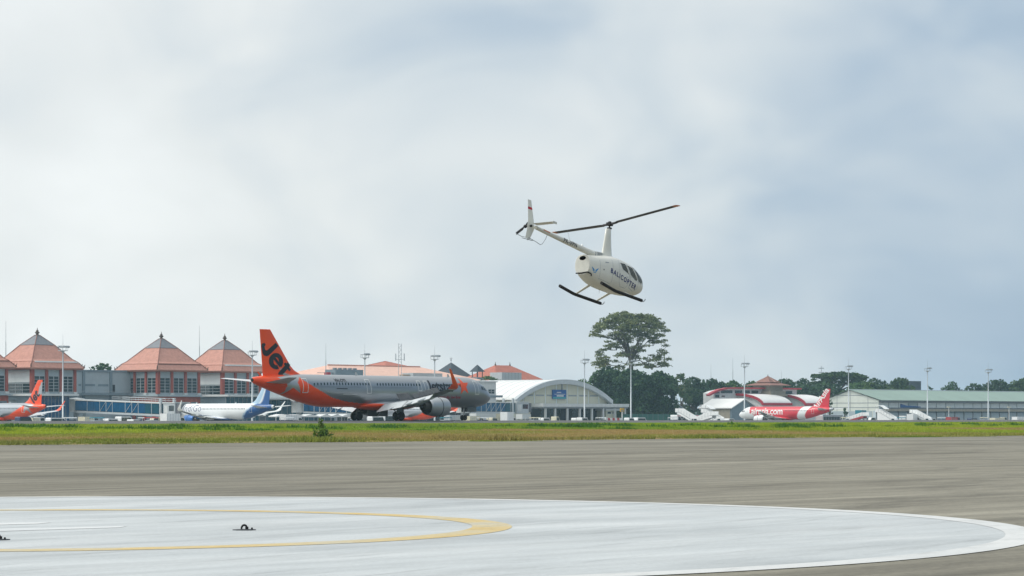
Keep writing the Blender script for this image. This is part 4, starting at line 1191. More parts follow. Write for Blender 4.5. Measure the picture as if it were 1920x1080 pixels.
def pavilion(label, px, a, mode, first=None):
    """a square hall under a tiled pyramid roof; its near corner at picture column px"""
    p0 = 580.0
    t, q0 = site('pavilion', label, 'pavilion', px, p0, 'pavilions of the terminal with pyramid roofs')
    EV = 15.9
    wm = 'wall'
    MB().box(0, a, 0, a, 0, EV).build('wall', wm, t)
    # red columns along both faces
    def column(u, face):
        cw = .8
        b = MB()
        (b.box(u - cw / 2, u + cw / 2, -.40, .05, 9.0, EV - .05) if face == 'y' else b.box(-.40, .05, u - cw / 2, u + cw / 2, 9.0, EV - .05))
        c = b.build('column', 'brick', t)
        b2 = MB()
        (b2.box(u - cw * .72, u + cw * .72, -.62, -.02, 8.75, 9.35) if face == 'y' else b2.box(-.62, -.02, u - cw * .72, u + cw * .72, 8.75, 9.35))
        b2.build('base', 'offwhite', c)
    MB().box(-.40, .55, -.40, .55, 9.0, EV - .05).build('column', 'brick', t)
    n = 3; step = (a - .45) / n
    for i in range(1, n + 1):
        column(i * step, 'y')
        if mode == 'full' : column(i * step, 'x')
    if mode != 'full': column(a - .4, 'x')
    for i in range(n):
        u0 = i * step + .75; u1 = (i + 1) * step - .65
        if i == 0: u0 += .0
        window_grid(t, 'y', u0, u1, 9.35, 13.6, 2, 5)
        if mode == 'full': window_grid(t, 'x', u0, u1, 9.35, 13.6, 2, 5)
    if mode != 'full':
        MB().box(-.14, -.01, .9, a - 1.2, 11.9, 15.2).build('wall_panel', 'panel_light', t)
        window_grid(t, 'x', .9, a - 1.2, 9.0, 11.6, 4, 3)
        MB().box(-.5, -.02, .6, a, 7.2, 8.7).build('wall_panel', 'wall_dark', t)
        for k in range(2):
            window_grid(t, 'x', 1.2 + k * 6.2, 5.2 + k * 6.0, 3.9, 6.3, 3 - k, 2)
    # ledge all round, lower storey
    MB().box(-.9, a + .5, -.9, -.01, 8.3, 8.75).box(-.9, -.01, 0, a + .5, 8.3, 8.75).build('ledge', 'wall', t)
    if mode == 'full':
        MB().box(-.35, a, -.35, -.005, 5.2, 8.28).box(-.35, -.005, -.004, a, 5.2, 8.28).build('brick_wall', 'brick_low', t)
        for k in range(4):
            MB().box(1.2 + k * 3.6, 3.6 + k * 3.6, -.40, -.36, 5.2, 6.8).build('opening', 'wall_dark', t)
        MB().box(-.25, a, -.25, -.006, 0, 5.18).box(-.25, -.006, -.005, a, 0, 5.18).build('base_wall', 'wall_dark', t)
        for k in range(4):
            MB().box(.6 + k * 4.4, 1.7 + k * 4.4, -.6, -.26, 0, 5.15).build('pier', 'brick', t)
            MB().box(-.6, -.26, .6 + k * 4.4, 1.7 + k * 4.4, 0, 5.15).build('pier', 'brick', t)
    else:
        MB().box(.5, a, -.5, -.02, 6.9, 8.25).build('ledge', 'wall_dark', t)
        MB().box(-.3, -.03, -.3, .7, 5.0, 8.2).box(.7, a, -.3, -.03, 6.2, 6.85).build('brick_wall', 'brick_low', t)
    # roof
    c = a / 2
    def ring(h, z): return [(c - h, c - h, z), (c + h, c - h, z), (c + h, c + h, z), (c - h, c + h, z)]
    e0 = c + 1.75
    sb = MB()
    if mode != 'full': sb.box(.6, a, -.60, -.27, EV + 1.45, EV + 1.85)
    else: sb.box(-.2, a + .2, -.50, -.27, EV + 1.58, EV + 1.78)
    sb.build('gutter', 'white' if mode != 'full' else 'tile_dark', t)
    roof = MB().loft([ring(e0 - .25, EV - .35), ring(e0, EV), ring(c + .25, EV + 1.6), ring(c + .25, EV + 1.8), ring(c - .65, EV + 2.35), ring(3.3, EV + 6.3)], 0, False).build('roof', 'tile', t)
    MB().loft([ring(e0 - .3, EV - .55), ring(e0 - .2, EV - .36)], 0, False).build('eaves', 'tile_dark', roof)
    MB().loft([ring(3.2, EV + 6.25), ring(3.36, EV + 6.42), ring(.42, EV + 9.1)], 0, False).build('roof_cap', 'slate', roof)
    for sx, sy in ((-1, -1), (1, -1), (1, 1), (-1, 1)):
        b = MB()
        pts = [(c + sx * (e0 + .05), c + sy * (e0 + .05), EV + .1), (c + sx * (c + .25), c + sy * (c + .25), EV + 1.8), (c + sx * (c - .65), c + sy * (c - .65), EV + 2.4), (c + sx * 3.35, c + sy * 3.35, EV + 6.4), (c + sx * .42, c + sy * .42, EV + 9.15)]
        b.path(pts, .12, 6)
        b.build('hip_ridge', 'tile_dark', roof)
        b = MB()
        for k in range(5):
            d = e0 - .2 - k * .5
            b.tube((c + sx * d, c + sy * d, EV + .1 + k * .26), (c + sx * (d + .25), c + sy * (d + .25), EV + 1.0 + k * .30 - .12 * k), .22, .05, 5)
        b.build('corner_ornament', 'stone', roof)
    MB().lathe([(.50, 0), (.55, .15), (.34, .35), (.36, .5), (.66, .7), (.68, .8), (.30, 1.2), (.40, 1.35), (.16, 1.5), (.10, 1.8), (.03, 2.2)], (c, c, EV + 9.0), n=12).build('finial', 'stone', roof)
    return t, q0
A_ = 14.9
pavilion('tiled pyramid-roofed pavilion cut off by the left edge', -72, A_, 'full')
pavilion('tiled pyramid-roofed pavilion behind the leftmost orange tail', 60, A_, 'bay')
pavilion('tiled pyramid-roofed pavilion with red brick storey above the long jet bridge', 296, A_ + .6, 'full')
pavilion('tiled pyramid-roofed pavilion partly behind the tall orange tail fin', 417, A_, 'bay')

# the flat-roofed link between the pavilions
p0 = 592.0
t, q0 = site('terminal_block', 'flat-roofed blue-grey terminal block between two pavilions', 'terminal block', 132, p0)
wd = Qp(252, p0) - q0
hb = HT(697, 180, p0)
MB().box(0, wd, 0, 18, 0, hb).build('wall', 'wall', t)
MB().box(-.2, wd + .2, -.3, 18.2, hb, hb + .5).build('parapet', 'wall_dark', t)
for px in (156, 207):
    u = Qp(px, p0) - q0
    MB().box(u - .35, u + .35, -.45, -.005, 5, hb - .01).build('pilaster', 'wall_dark', t)
for a_, b_ in ((147, 152), (160, 178), (184, 203)):
    MB().box(Qp(a_, p0) - q0, Qp(b_, p0) - q0, -.06, -.003, HT(724, 170, p0), HT(720, 170, p0)).build('louvre', 'wall_dark', t)
MB().box(Qp(211, p0) - q0, Qp(215.5, p0) - q0, -.06, -.003, HT(735, 170, p0), HT(721, 170, p0)).build('doorway', 'dark', t)
MB().box(0, wd, -2.0, -.004, HT(741, 170, p0), HT(737, 170, p0)).build('ledge', 'wall_dark', t)
MB().box(Qp(157, p0) - q0, Qp(205, p0) - q0, -.9, -.005, 0, HT(768, 170, p0)).build('plinth', 'wall', t)
mb = MB()
for k in range(18): mb.box(.6 + k * 1.15, .68 + k * 1.15, -1.9, -1.84, HT(737, 170, p0), HT(733.5, 170, p0))
mb.box(0, wd, -1.92, -1.86, HT(733.7, 170, p0), HT(733.2, 170, p0))
mb.build('railing', 'steel', t)

# glazed gate halls with white canopies
def gate_hall(label, px0, px1, p, top, cols, gm):
    t, q0 = site('gate_hall', label, 'gate hall', px0, p, 'glazed gate halls')
    w = Qp(px1, p) - q0; h = HT(top, px0, p)
    MB().box(0, w, .3, 9, 0, h).build('wall', 'wall_dark', t)
    for k in range(cols):
        a0, a1 = w * k / cols + .08, w * (k + 1) / cols - .08
        MB().box(a0, a1, .02, .28, .6, h - .3).build('glass_panel', gm, t)
    mb = MB()
    for k in range(cols + 1): mb.box(w * k / cols - .07, w * k / cols + .07, -.02, .29, 0, h)
    mb.build('mullions', 'grey', t)
    MB().box(-1.2, w + 1.5, -2.2, 9, h + .003, h + .55).build('canopy', 'offwhite', t)
    return t
gate_hall('dark teal glazed gate hall beside the leftmost orange tail', 70, 130, 566, 742, 9, 'glass_blue')
gate_hall('dark glazed gate hall above the white and blue airliner', 424, 486, 566, 743.5, 8, 'glass_teal')
gate_hall('teal glazed hall seen under the orange tail cone', 498, 618, 572, 749, 12, 'glass_teal')
gate_hall('low glazed hall seen between the landing gear', 632, 880, 576, 756, 18, 'glass_dark')

# rear terminal with the wide pale hipped roof
def hip_roof(mb, x0, x1, y0, y1, z0, z1, inset, m=0):
    mb.add([(x0, y0, z0), (x1, y0, z0), (x1, y1, z0), (x0, y1, z0), (x0 + inset, (y0 + y1) / 2, z1), (x1 - inset, (y0 + y1) / 2, z1)],
           [(0, 1, 5, 4), (1, 2, 5), (2, 3, 4, 5), (3, 0, 4), (3, 2, 1, 0)], m)
    return mb
p0 = 655.0
t, q0 = site('terminal_building', 'wide pale salmon hipped roof of the terminal behind the silver fuselage', 'terminal building', 628, p0)
q1 = Qp(931, p0)
zr = HT(688, 770, p0 + 22); ze = HT(716, 770, p0)
roof = hip_roof(MB(), 0, q1 - q0, 0, 44, ze, zr, 17.5).build('roof', 'tile_pale', t, fix=True)
MB().tube((17.5, 22, zr + .1), (q1 - q0 - 17.5, 22, zr + .1), .3, .3, 6).build('ridge', 'tile', roof)
MB().box(2, q1 - q0 - 2, 3, 42, 0, ze - .005).build('wall', 'wall', t)
MB().box(Qp(797, p0) - q0, Qp(852, p0) - q0, 6, 14, ze - .5, HT(700, 820, p0 + 6)).build('plant_room', 'wall', t)
MB().box(Qp(782, p0) - q0, Qp(795, p0) - q0, 7, 9, ze - .5, HT(702.5, 790, p0 + 6)).build('vent', 'tan', t)
# smaller roof rising behind
p1 = 700.0
t, q0 = site('roof_lantern', 'small red-tiled roof showing above the pale terminal roof', 'building', 722, p1)
w = Qp(786, p1) - q0
hip_roof(MB(), 0, w, 0, 18, HT(690, 750, p1), HT(677.5, 750, p1 + 9), 9.3).build('roof', 'tile_red', t, fix=True)
MB().box(1, w - 1, 1, 17, 0, HT(690, 750, p1) - .01).build('wall', 'wall', t)
# dark pyramid roof with mast
p1 = 720.0
t, q0 = site('hall', 'dark slate pyramid roof rising behind the winglet', 'building', 846, p1)
def pyr(mb, c, h, z0, z1, m=0, top=.2):
    return mb.loft([[(c[0] - h, c[1] - h, z0), (c[0] + h, c[1] - h, z0), (c[0] + h, c[1] + h, z0), (c[0] - h, c[1] + h, z0)], [(c[0] - top, c[1] - top, z1), (c[0] + top, c[1] - top, z1), (c[0] + top, c[1] + top, z1), (c[0] - top, c[1] + top, z1)]], m, False)
zt = HT(680, 846, p1)
pyr(MB(), (2, 2), 6.8, HT(709, 846, p1), zt).build('roof', 'slate_dark', t)
MB().box(-3.5, 7.5, -3.5, 7.5, 0, HT(709, 846, p1) - .01).build('wall', 'wall_dark', t)
MB().tube((2, 2, zt - .2), (2, 2, zt + 2.4), .12, .05, 6).lathe([(.1, 0), (.45, .2), (.1, .5)], (2, 2, zt + .9), n=8).box(1.2, 2.8, 1.95, 2.05, zt + 1.7, zt + 1.85).build('finial', 'grey', t)
# small bell pavilion on posts
p1 = 690.0
t, q0 = site('bell_pavilion', 'small open pavilion with dark roof standing on posts above the trees', 'pavilion', 895, p1)
zt = HT(684, 895, p1); zb = HT(697, 895, p1); zf = HT(707.5, 895, p1)
pyr(MB(), (0, 0), 2.15, zb, zt, top=.1).build('roof', 'slate_dark', t)
for sx in (-1, 1):
    for sy in (-1, 1): MB().box(sx * 1.35 - .12, sx * 1.35 + .12, sy * 1.35 - .12, sy * 1.35 + .12, zf, zb - .005).build('post', 'slate_dark', t)
MB().box(-1.8, 1.8, -1.8, 1.8, 0, zf - .005).build('base', 'wall_dark', t)
# red hipped roof with two finials and grey plant room
p1 = 690.0
t, q0 = site('hall', 'red hipped roof with two finials behind the arched white hall', 'building', 952, p1)
w = Qp(1026, p1) - q0
ze, zr = HT(714, 985, p1), HT(686, 985, p1 + 11)
roof = hip_roof(MB(), -6, w, 0, 21, ze, zr, 10.0).build('roof', 'tile_red', t, fix=True)
MB().box(-4, w - 2, 2, 19, 0, ze - .01).build('wall', 'wall', t)
for x in (4.3, w - 10.2): MB().lathe([(.3, -.3), (.34, .3), (.16, .5), (.12, 1.0), (.03, 1.4)], (x, 10.5, zr), n=8).build('finial', 'stone', roof)
t, q0 = site('plant_room', 'plain grey box building in front of the red hipped roof', 'building', 941, 664)
w = Qp(978, 664) - q0
MB().box(0, w, 0, 6, 0, HT(698.5, 960, 664)).build('wall', 'grey_light', t)
mb = MB()
for k in range(1, 6): mb.box(w * k / 6 - .05, w * k / 6 + .05, -.05, -.003, 10, HT(699, 960, 664))
mb.build('joints', 'grey', t)
# dark rooftop plant
t, q0 = site('cooling_plant', 'dark rooftop cooling plant beside the salmon roof', 'rooftop plant', 629, 630)
w = Qp(681, 630) - q0
MB().box(0, w, 0, 5, 0, HT(693, 650, 630)).build('casing', 'wall_dark', t)
for k in range(5):
    MB().lathe([(.75, 0), (.75, .55), (.6, .6)], (w * (k + .9) / 5.6, 2.5, HT(693, 650, 630)), n=12).build('fan_drum', 'slate', t)
MB().box(-3.2, -1.7, .5, 2, 0, HT(698, 622, 630)).build('tank', 'red', t)
MB().box(-7.0, 1.5, 1.0, 1.4, HT(699.3, 610, 630), HT(698.5, 610, 630)).build('beam', 'slate', t)

# the arched hall
p0 = 590.0
t, q0 = site('arched_hall', 'cream hall with a curved white roof and a blue sign on its gable', 'terminal hall', 961, p0)
w = Qp(1143, p0) - q0
zeL = HT(749, 961, p0); ztop = HT(711.5, 1048, p0)
dep = 42.0
def arch(k0, off=0.0, n=22):
    # shallow curve from eave to eave, flatter at the crown
    pts = []
    for i in range(n + 1):
        u = i / n; s_ = 2 * u - 1
        zz = zeL + (ztop - zeL) * (1 - abs(s_) ** 2.15) + off
        pts.append((-.0 + w * u, zz))
    return pts
outr = arch(0); inr = arch(0, -1.55)
rp = outr + inr[::-1]
MB().prism(rp, 'y', -1.6, -.02, 0).build('gable_fascia', 'grey_light', t, fix=True)
roofp = outr + arch(0, -.35)[::-1]
MB().prism(roofp, 'y', 0, dep, 0, True).build('roof', 'roof_white', t, fix=True)
gp = [(1.2, 0)] + [(min(max(x, 1.2), w - 1.2), z - .4) for x, z in outr] + [(w - 1.2, 0)]
MB().prism(gp, 'y', .25, dep - .3, 0).build('wall', 'cream', t, fix=True)
mb = MB()
for k in range(1, 12):
    y = dep * k / 12
    for (x1, z1), (x2, z2) in zip(outr, outr[1:]): mb.box(0, 0, 0, 0, 0, 0) if False else mb.tube((x1, y, z1 + .02), (x2, y, z2 + .02), .05, .05, 4)
mb.build('roof_seams', 'grey_light', t)
zc1, zc0 = HT(757, 1070, p0), HT(763, 1070, p0)
for k in range(9):
    u = w * (k + .5) / 9; x0, x1 = w * k / 9 + .3, w * (k + 1) / 9 - .3
    zz = float(np.interp(u, [a for a, b in inr], [b for a, b in inr]))
    if zz - .1 > zc1 + 1.2:
        MB().box(x0 + .15, x1 - .15, .16, .245, zc1 + .1, min(zz, float(np.interp(x0, [a for a, b in inr], [b for a, b in inr])), float(np.interp(x1, [a for a, b in inr], [b for a, b in inr]))) - .05).build('wall_panel', 'cream', t)
    if k: MB().box(w * k / 9 - .16, w * k / 9 + .16, .10, .249, zc0, float(np.interp(w * k / 9, [a for a, b in inr], [b for a, b in inr])) - .02).build('mullion', 'panel_light', t)
    if 1 <= k <= 7: MB().box(x0 + .4, x1 - .4, .08, .155, HT(743, 1050, p0), HT(740.3, 1050, p0)).build('louvre', 'grey', t)
# sign
sx0, sx1 = Qp(1035, p0) - q0, Qp(1060.5, p0) - q0
sg = MB().box(sx0, sx1, -.30, .02, HT(748, 1048, p0), HT(731, 1048, p0)).build('sign_board', 'sign_blue', t)
MB().box(sx0 + .15, sx1 - .15, -.34, -.302, HT(747.5, 1048, p0), HT(744.5, 1048, p0)).build('sign_band', 'sign_teal', sg)
for (a_, b_, c_, d_) in ((.30, .62, 736.6, 735.0), (.12, .92, 739.6, 738.8), (.30, .80, 743.6, 741.0)):
    MB().box(sx0 + (sx1 - sx0) * a_, sx0 + (sx1 - sx0) * b_, -.34, -.303, HT(c_, 1048, p0), HT(d_, 1048, p0)).build('sign_line', 'offwhite', sg)
MB().tube((w * .5, .0, HT(731, 1048, p0)), (w * .5, .0, HT(719, 1048, p0)), .25, .25, 6).build('sign_hanger', 'grey', t)
cx0, cx1 = Qp(995, p0) - q0, Qp(1157, p0) - q0
MB().box(cx0, cx1, -5.5, .2, zc0, zc1).build('canopy', 'offwhite', t)
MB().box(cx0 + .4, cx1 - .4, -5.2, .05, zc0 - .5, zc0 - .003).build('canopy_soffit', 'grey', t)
for px in (1003, 1021, 1044, 1067, 1090, 1111, 1133, 1152):
    u = Qp(px, p0) - q0
    MB().box(u - .32, u + .32, -5.0, -4.4, 0, zc0 - .505).build('column', 'offwhite', t)
for k in range(8):
    x0 = cx0 + (w - .8 - cx0) * k / 8; x1 = cx0 + (w - .8 - cx0) * (k + 1) / 8
    MB().box(x0 + .15, x1 - .15, .02, .22, 0.2, zc0 - .6).build('glass_panel', 'glass_dark' if k % 3 else 'dark', t)
# left annex between nose and hall
t, q0 = site('annex', 'white flat-roofed annex just right of the airliner nose', 'building', 893, 592)
w2 = Qp(930, 592) - q0
MB().box(0, w2, 0, 20, 0, HT(716, 910, 592)).build('wall', 'offwhite', t)
MB().box(-.4, w2 + .4, -.4, 20.4, HT(716, 910, 592), HT(714, 910, 592)).build('parapet', 'white', t)
window_grid(t, 'y', w2 - 3.8, w2 - .8, HT(738, 910, 592), HT(730, 910, 592), 2, 2)
MB().box(-.02, w2 + 3, -.25, -.01, HT(745, 910, 592), HT(741, 910, 592)).build('louvre', 'wall_dark', t)
# right annex
t, q0 = site('guard_house', 'small cream hut at the right end of the arched hall', 'hut', 1136, 586)
w2 = Qp(1156, 586) - q0
MB().box(0, w2, 0, 5, 0, HT(770, 1145, 586)).build('wall', 'cream', t)
MB().box(-.8, w2 + .8, -.8, 5.5, HT(770, 1145, 586), HT(766.5, 1145, 586)).build('roof', 'offwhite', t)
for k in range(2): window_grid(t, 'y', .8 + k * 2.6, 2.6 + k * 2.6, HT(776, 1145, 586), HT(772, 1145, 586), 1, 1)

# the building with red-edged curved roofs
p0 = 618.0
t, q0 = site('curved_roof_building', 'white building with red-edged curved roofs behind the red airliner', 'building', 1328, p0)
def X_(px): return Qp(px, p0) - q0
def Zt(py): return HT(py, 1410, p0)
# clerestory block with an arched left end
prof = [(X_(1323), Zt(741)), (X_(1332), Zt(735.5)), (X_(1343), Zt(730.5)), (X_(1358), Zt(727.6)), (X_(1375), Zt(726.6)), (X_(1497), Zt(726.6)), (X_(1497), Zt(729.2)), (X_(1375), Zt(729.2)), (X_(1359), Zt(730.3)), (X_(1345), Zt(733.4)), (X_(1334), Zt(738.5)), (X_(1325), Zt(743.5))]
MB().prism(prof, 'y', -1.6, -.05, 0).build('roof', 'red', t, fix=True)
wallp = [(X_(1338), 0), (X_(1338), Zt(738)), (X_(1347), Zt(734)), (X_(1360), Zt(731)), (X_(1376), Zt(729.4)), (X_(1494), Zt(729.4)), (X_(1494), 0)]
MB().prism(wallp, 'y', 0, 5, 0).build('wall', 'offwhite', t, fix=True)
for a_, b_, c_, d_ in ((1341, 1348.5, 746, 740.5), (1352, 1373, 737.6, 732.6), (1341, 1349, 738.5, 736), (1378, 1391, 737.6, 732.3), (1396, 1406, 737.6, 732.3), (1409, 1421, 737.6, 732.3), (1473, 1485, 738, 732.3), (1353, 1359, 744.5, 742.3)):
    MB().box(X_(a_), X_(b_), -.10, -.004, Zt(c_), Zt(d_)).build('window', 'glass_dark', t)
# two lower vaulted roofs, white with red edges
def vault(px0, px1, ztop_, zbot, depth):
    n = 10; x0, x1 = X_(px0), X_(px1); k = []
    for i in range(n + 1):
        u = i / n; k.append((-depth * math.sin(u * PI / 2 * .92), ztop_ - (ztop_ - zbot) * (1 - math.cos(u * PI / 2)) ))
    sec = k + [(y + .12, z - .45) for y, z in k[::-1]]
    r = MB().prism(sec, 'x', x0, x1, 0, True).build('vault', 'roof_white', t, fix=True)
    edge = [(y - .1, z + .12) for y, z in k] + [(y + .3, z - .75) for y, z in k[::-1]]
    MB().prism(edge, 'x', x0 - .55, x0 - .005, 0).box(x0 - .55, x1 + .02, k[-1][0] - .35, k[-1][0] - .02, k[-1][1] - .7, k[-1][1] + .25).build('edge_trim', 'red', r, fix=True)
    MB().box(x0 + .3, x1 - .3, k[-1][0] + .6, -.15, 0, k[-1][1] - .5).build('wall', 'offwhite', t)
    gp_ = [(y + .25, z - .5) for y, z in k] + [(-.15, k[-1][1] - .6)]
    MB().prism(gp_, 'x', x0 + .3, x0 + .5, 0).build('gable', 'offwhite', t, fix=True)
vault(1381, 1434, Zt(738.4), Zt(757), 13)
vault(1461, 1502, Zt(738.8), Zt(757), 13)
# stepped stone tower with its tiled hat
cx_t = X_(1441)
MB().box(cx_t - 4.6, cx_t + 4.6, -4.4, 5, Zt(745.5), Zt(743)).box(cx_t - 5.4, cx_t + 5.4, -5.2, 5, Zt(742.8), Zt(738.5)).box(cx_t - 4.8, cx_t + 4.8, -4.6, 5, Zt(738.3), Zt(733)).box(cx_t - 4.0, cx_t + 4.0, -3.8, 4.6, Zt(732.8), Zt(722.5)).build('stone_tiers', 'tan', t)
MB().box(cx_t - 2.3, cx_t + 2.6, -4.2, 4, 0, Zt(745.7)).build('tower', 'offwhite', t)
MB().box(cx_t + .4, cx_t + 2.0, -4.26, -4.205, Zt(757), Zt(747.5)).build('window', 'glass_dark', t)
roof = pyr(MB(), (cx_t, .3), 6.6, Zt(722.4), Zt(713)).build('roof', 'tile_red', t)
M['tile_brown'] = mat('roof_tile_brown', (0.24, 0.12, 0.095), 0.85, var=0.2, scale=1)
roof.data.materials[0] = M['tile_brown']
pyr(MB(), (cx_t, .3), 3.6, Zt(716.5), Zt(704.8)).build('upper_roof', 'tile_brown', roof)
MB().tube((cx_t, .3, Zt(705)), (cx_t, .3, Zt(701)), .22, .04, 6).build('finial', 'stone', roof)
MB().path([(cx_t - 0.05, .25 - 3.6, Zt(716.2)), (cx_t, .25, Zt(704.9))], .12, 5).build('ridge', 'tile_pale', roof)

# white gabled shed in front of it
p0 = 592.0
t, q0 = site('gabled_shed', 'white-roofed gabled shed left of the red airliner nose', 'shed', 1372, p0)
dl = 15.5
zr_, ze_ = HT(747, 1380, p0), HT(764.5, 1370, p0)
hw = 8.2
MB().add([(0, 0, ze_), (hw, 0, zr_), (hw, dl, zr_), (0, dl, ze_), (2 * hw, 0, ze_), (2 * hw, dl, ze_), (0, 0, ze_ - .3), (hw, 0, zr_ - .3), (hw, dl, zr_ - .3), (0, dl, ze_ - .3), (2 * hw, 0, ze_ - .3), (2 * hw, dl, ze_ - .3)],
        [(0, 1, 2, 3), (1, 4, 5, 2), (6, 9, 8, 7), (7, 8, 11, 10), (0, 6, 7, 1), (1, 7, 10, 4), (3, 2, 8, 9), (2, 5, 11, 8), (0, 3, 9, 6), (4, 10, 11, 5)]).build('roof', 'roof_white', t, fix=True)
MB().prism([(.8, 0), (.8, ze_ - .2), (hw, zr_ - .45), (2 * hw - .8, ze_ - .2), (2 * hw - .8, 0)], 'y', .8, dl - .8).build('gable_wall', 'wall_dark', t, fix=True)
MB().box(.70, .795, 1.4, dl - 1.4, 0.1, ze_ - .4).build('side_wall', 'tan', t)

# grey house among the trees
t, q0 = site('house', 'pale grey gabled house half hidden under the dark trees', 'house', 1254, 625)
zg = HT(757, 1262, 625)
MB().prism([(0, 0), (0, zg - 2.5), (4.5, zg), (9, zg - 2.5), (9, 0)], 'y', 0, 8).build('wall', 'grey_light', t, fix=True)
MB().prism([(-.5, zg - 2.7), (4.5, zg + .05), (9.5, zg - 2.7), (9.5, zg - 2.4), (4.5, zg + .35), (-.5, zg - 2.4)], 'y', -.5, 8.5).build('roof', 'wall', t, fix=True)
t, q0 = site('house', 'small white shed roof glimpsed at the foot of the dark trees', 'shed', 1219, 618)
zg = HT(770, 1225, 618)
MB().box(0, 4.6, 0, 4, 0, zg - .6).build('wall', 'offwhite', t)
MB().prism([(-.4, zg - .6), (2.3, zg + .5), (5, zg - .6)], 'y', -.4, 4.4).build('roof', 'white', t, fix=True)

# the long green-roofed hangar on the right
p0 = 600.0
t, q0 = site('hangar', 'long green-roofed hangar with a cream gable at the right', 'hangar', 1647, p0)
LN = 150.0; GW = 27.0
def HG(py): return HT(py, 1647, p0)
ze = HG(749.5); zr = HT(730.5, 1597, p0 + 13)
ov = .8
MB().add([(-ov, -ov - 1.2, ze - .2), (-ov, GW / 2, zr), (LN, GW / 2, zr), (LN, -ov - 1.2, ze - .2), (-ov, GW + ov, ze), (LN, GW + ov, ze)], [(0, 3, 2, 1), (1, 2, 5, 4)]).build('roof', 'roof_green', t)
MB().tube((-ov, GW / 2, zr + .05), (LN, GW / 2, zr + .05), .18, .18, 6).build('ridge', 'grey_light', t)
MB().prism([(0, 0), (0, ze - .25), (GW / 2, zr - .3), (GW, ze - .25), (GW, 0)], 'x', .02, .6).build('gable_wall', 'cream_white', t, fix=True)
mb = MB()
for py in (741, 755.5, 764):
    z = HT(py, 1600, p0 + 10); half = GW / 2 if z < ze else GW / 2 * (zr - z) / (zr - ze)
    mb.box(-.06, .015, GW / 2 - half + .2, GW / 2 + half - .2, z - .12, z + .12)
for y in (5.0, 13.5, 20.0): mb.box(-.05, .016, y - .07, y + .07, 2, ze + (zr - ze) * (1 - abs(y - GW / 2) / (GW / 2)) - .5)
mb.build('girts', 'grey', t)
MB().box(-.1, .012, 3, 25, 0, HT(771, 1600, p0 + 10)).build('hangar_door', 'wall', t)
MB().box(.65, LN, .6, GW - .5, 0, ze - .3).build('core_wall', 'wall_dark', t)
zA, zB, zC, zD = HG(755.5), HG(765), HG(766.5), HG(771)
MB().box(.65, LN, -1.1, .59, ze - 1.15, ze - .24).build('eaves_board', 'slate', t)
MB().box(.66, LN, -.9, .59, zD, zC).build('canopy', 'tan', t)
MB().box(.66, LN, -.25, .59, zC + .005, zC + .35).build('sill', 'slate', t)
nb = 22; bw = LN / nb
for k in range(nb):
    x0 = .7 + k * bw
    MB().box(x0 + .4, x0 + bw - .15, .30, .58, zC + .5, zA + .25).build('wall_panel', 'panel_light' if k != 3 else 'wall', t)
    MB().box(x0 + .35, x0 + bw - .2, .32, .58, .1, zD - .55).build('bay_door', 'wall', t)
    MB().box(x0 - .05, x0 + .25, .10, .59, 0, zC - .45).build('pier', 'slate', t)
mb = MB().prism([(.72 + 2.2 * bw, zC + .55), (.72 + 4.3 * bw, zC + .6), (.72 + 4.3 * bw, zC + .95), (.72 + 2.9 * bw, zC + 1.3), (.72 + 2.2 * bw, zC + 2.0)], 'y', .10, .28)
mb.build('mural', 'sign_blue', t, fix=True)
# far dark block behind the trees
t, q0 = site('tower_block', 'dark square block standing beyond the trees over the hangar', 'building', 1706, 760)
MB().box(0, Qp(1727, 760) - q0, 0, 10, 0, HT(714.5, 1716, 760)).build('wall', 'slate_dark', t)

# green mesh fence in front of the dark trees
t, q0 = site('mesh_fence', 'dark green mesh fence under the big trees', 'fence', 1166, 582)
w = Qp(1318, 582) - q0; n = 16; zf = HT(776.5, 1220, 582)
for k in range(n):
    MB().box(w * k / n + .06, w * (k + 1) / n - .06, -.02, .02, .1, zf).build('mesh_panel', 'fence_green', t)
    MB().box(w * k / n - .05, w * k / n + .05, -.05, .05, 0, zf + .15).build('post', 'slate', t)
# ------------------------------------------------------------------ trees
def leaf_mesh(name, centers, size, cols, seed, flat=0.0, parent=None):
    r = np.random.default_rng(seed); n = len(centers)
    nrm = r.normal(0, 1, (n, 3)); nrm[:, 2] = nrm[:, 2] * (1 + flat) + .5 + flat; nrm /= np.linalg.norm(nrm, axis=1)[:, None]
    a = np.cross(nrm, r.normal(0, 1, (n, 3))); a /= np.linalg.norm(a, axis=1)[:, None]; b = np.cross(nrm, a)
    s = size * r.uniform(.55, 1.35, (n, 1)); asp = r.uniform(.45, .9, (n, 1))
    c = np.asarray(centers)
    vs = np.stack([c - a * s, c - b * s * asp + nrm * s * .12, c + a * s, c + b * s * asp + nrm * s * .12], 1).astype(np.float32)
    me = bpy.data.meshes.new(name); nv = n * 4
    me.vertices.add(nv); me.vertices.foreach_set('co', vs.ravel())
    me.loops.add(nv); me.loops.foreach_set('vertex_index', np.arange(nv, dtype=np.int32))
    me.polygons.add(n); me.polygons.foreach_set('loop_start', np.arange(0, nv, 4, dtype=np.int32))
    me.update(); me.validate(); me.materials.append(M['leaf'])
    o = link(name, me, parent)
    setcol(o, np.repeat(cols, 4, 0))
    return o
DARK = np.array((0.026, 0.066, 0.030)); MID = np.array((0.056, 0.122, 0.040)); LIGHT = np.array((0.090, 0.150, 0.030)); OLIVE = np.array((0.12, 0.15, 0.06)); YEL = np.array((0.25, 0.28, 0.11))
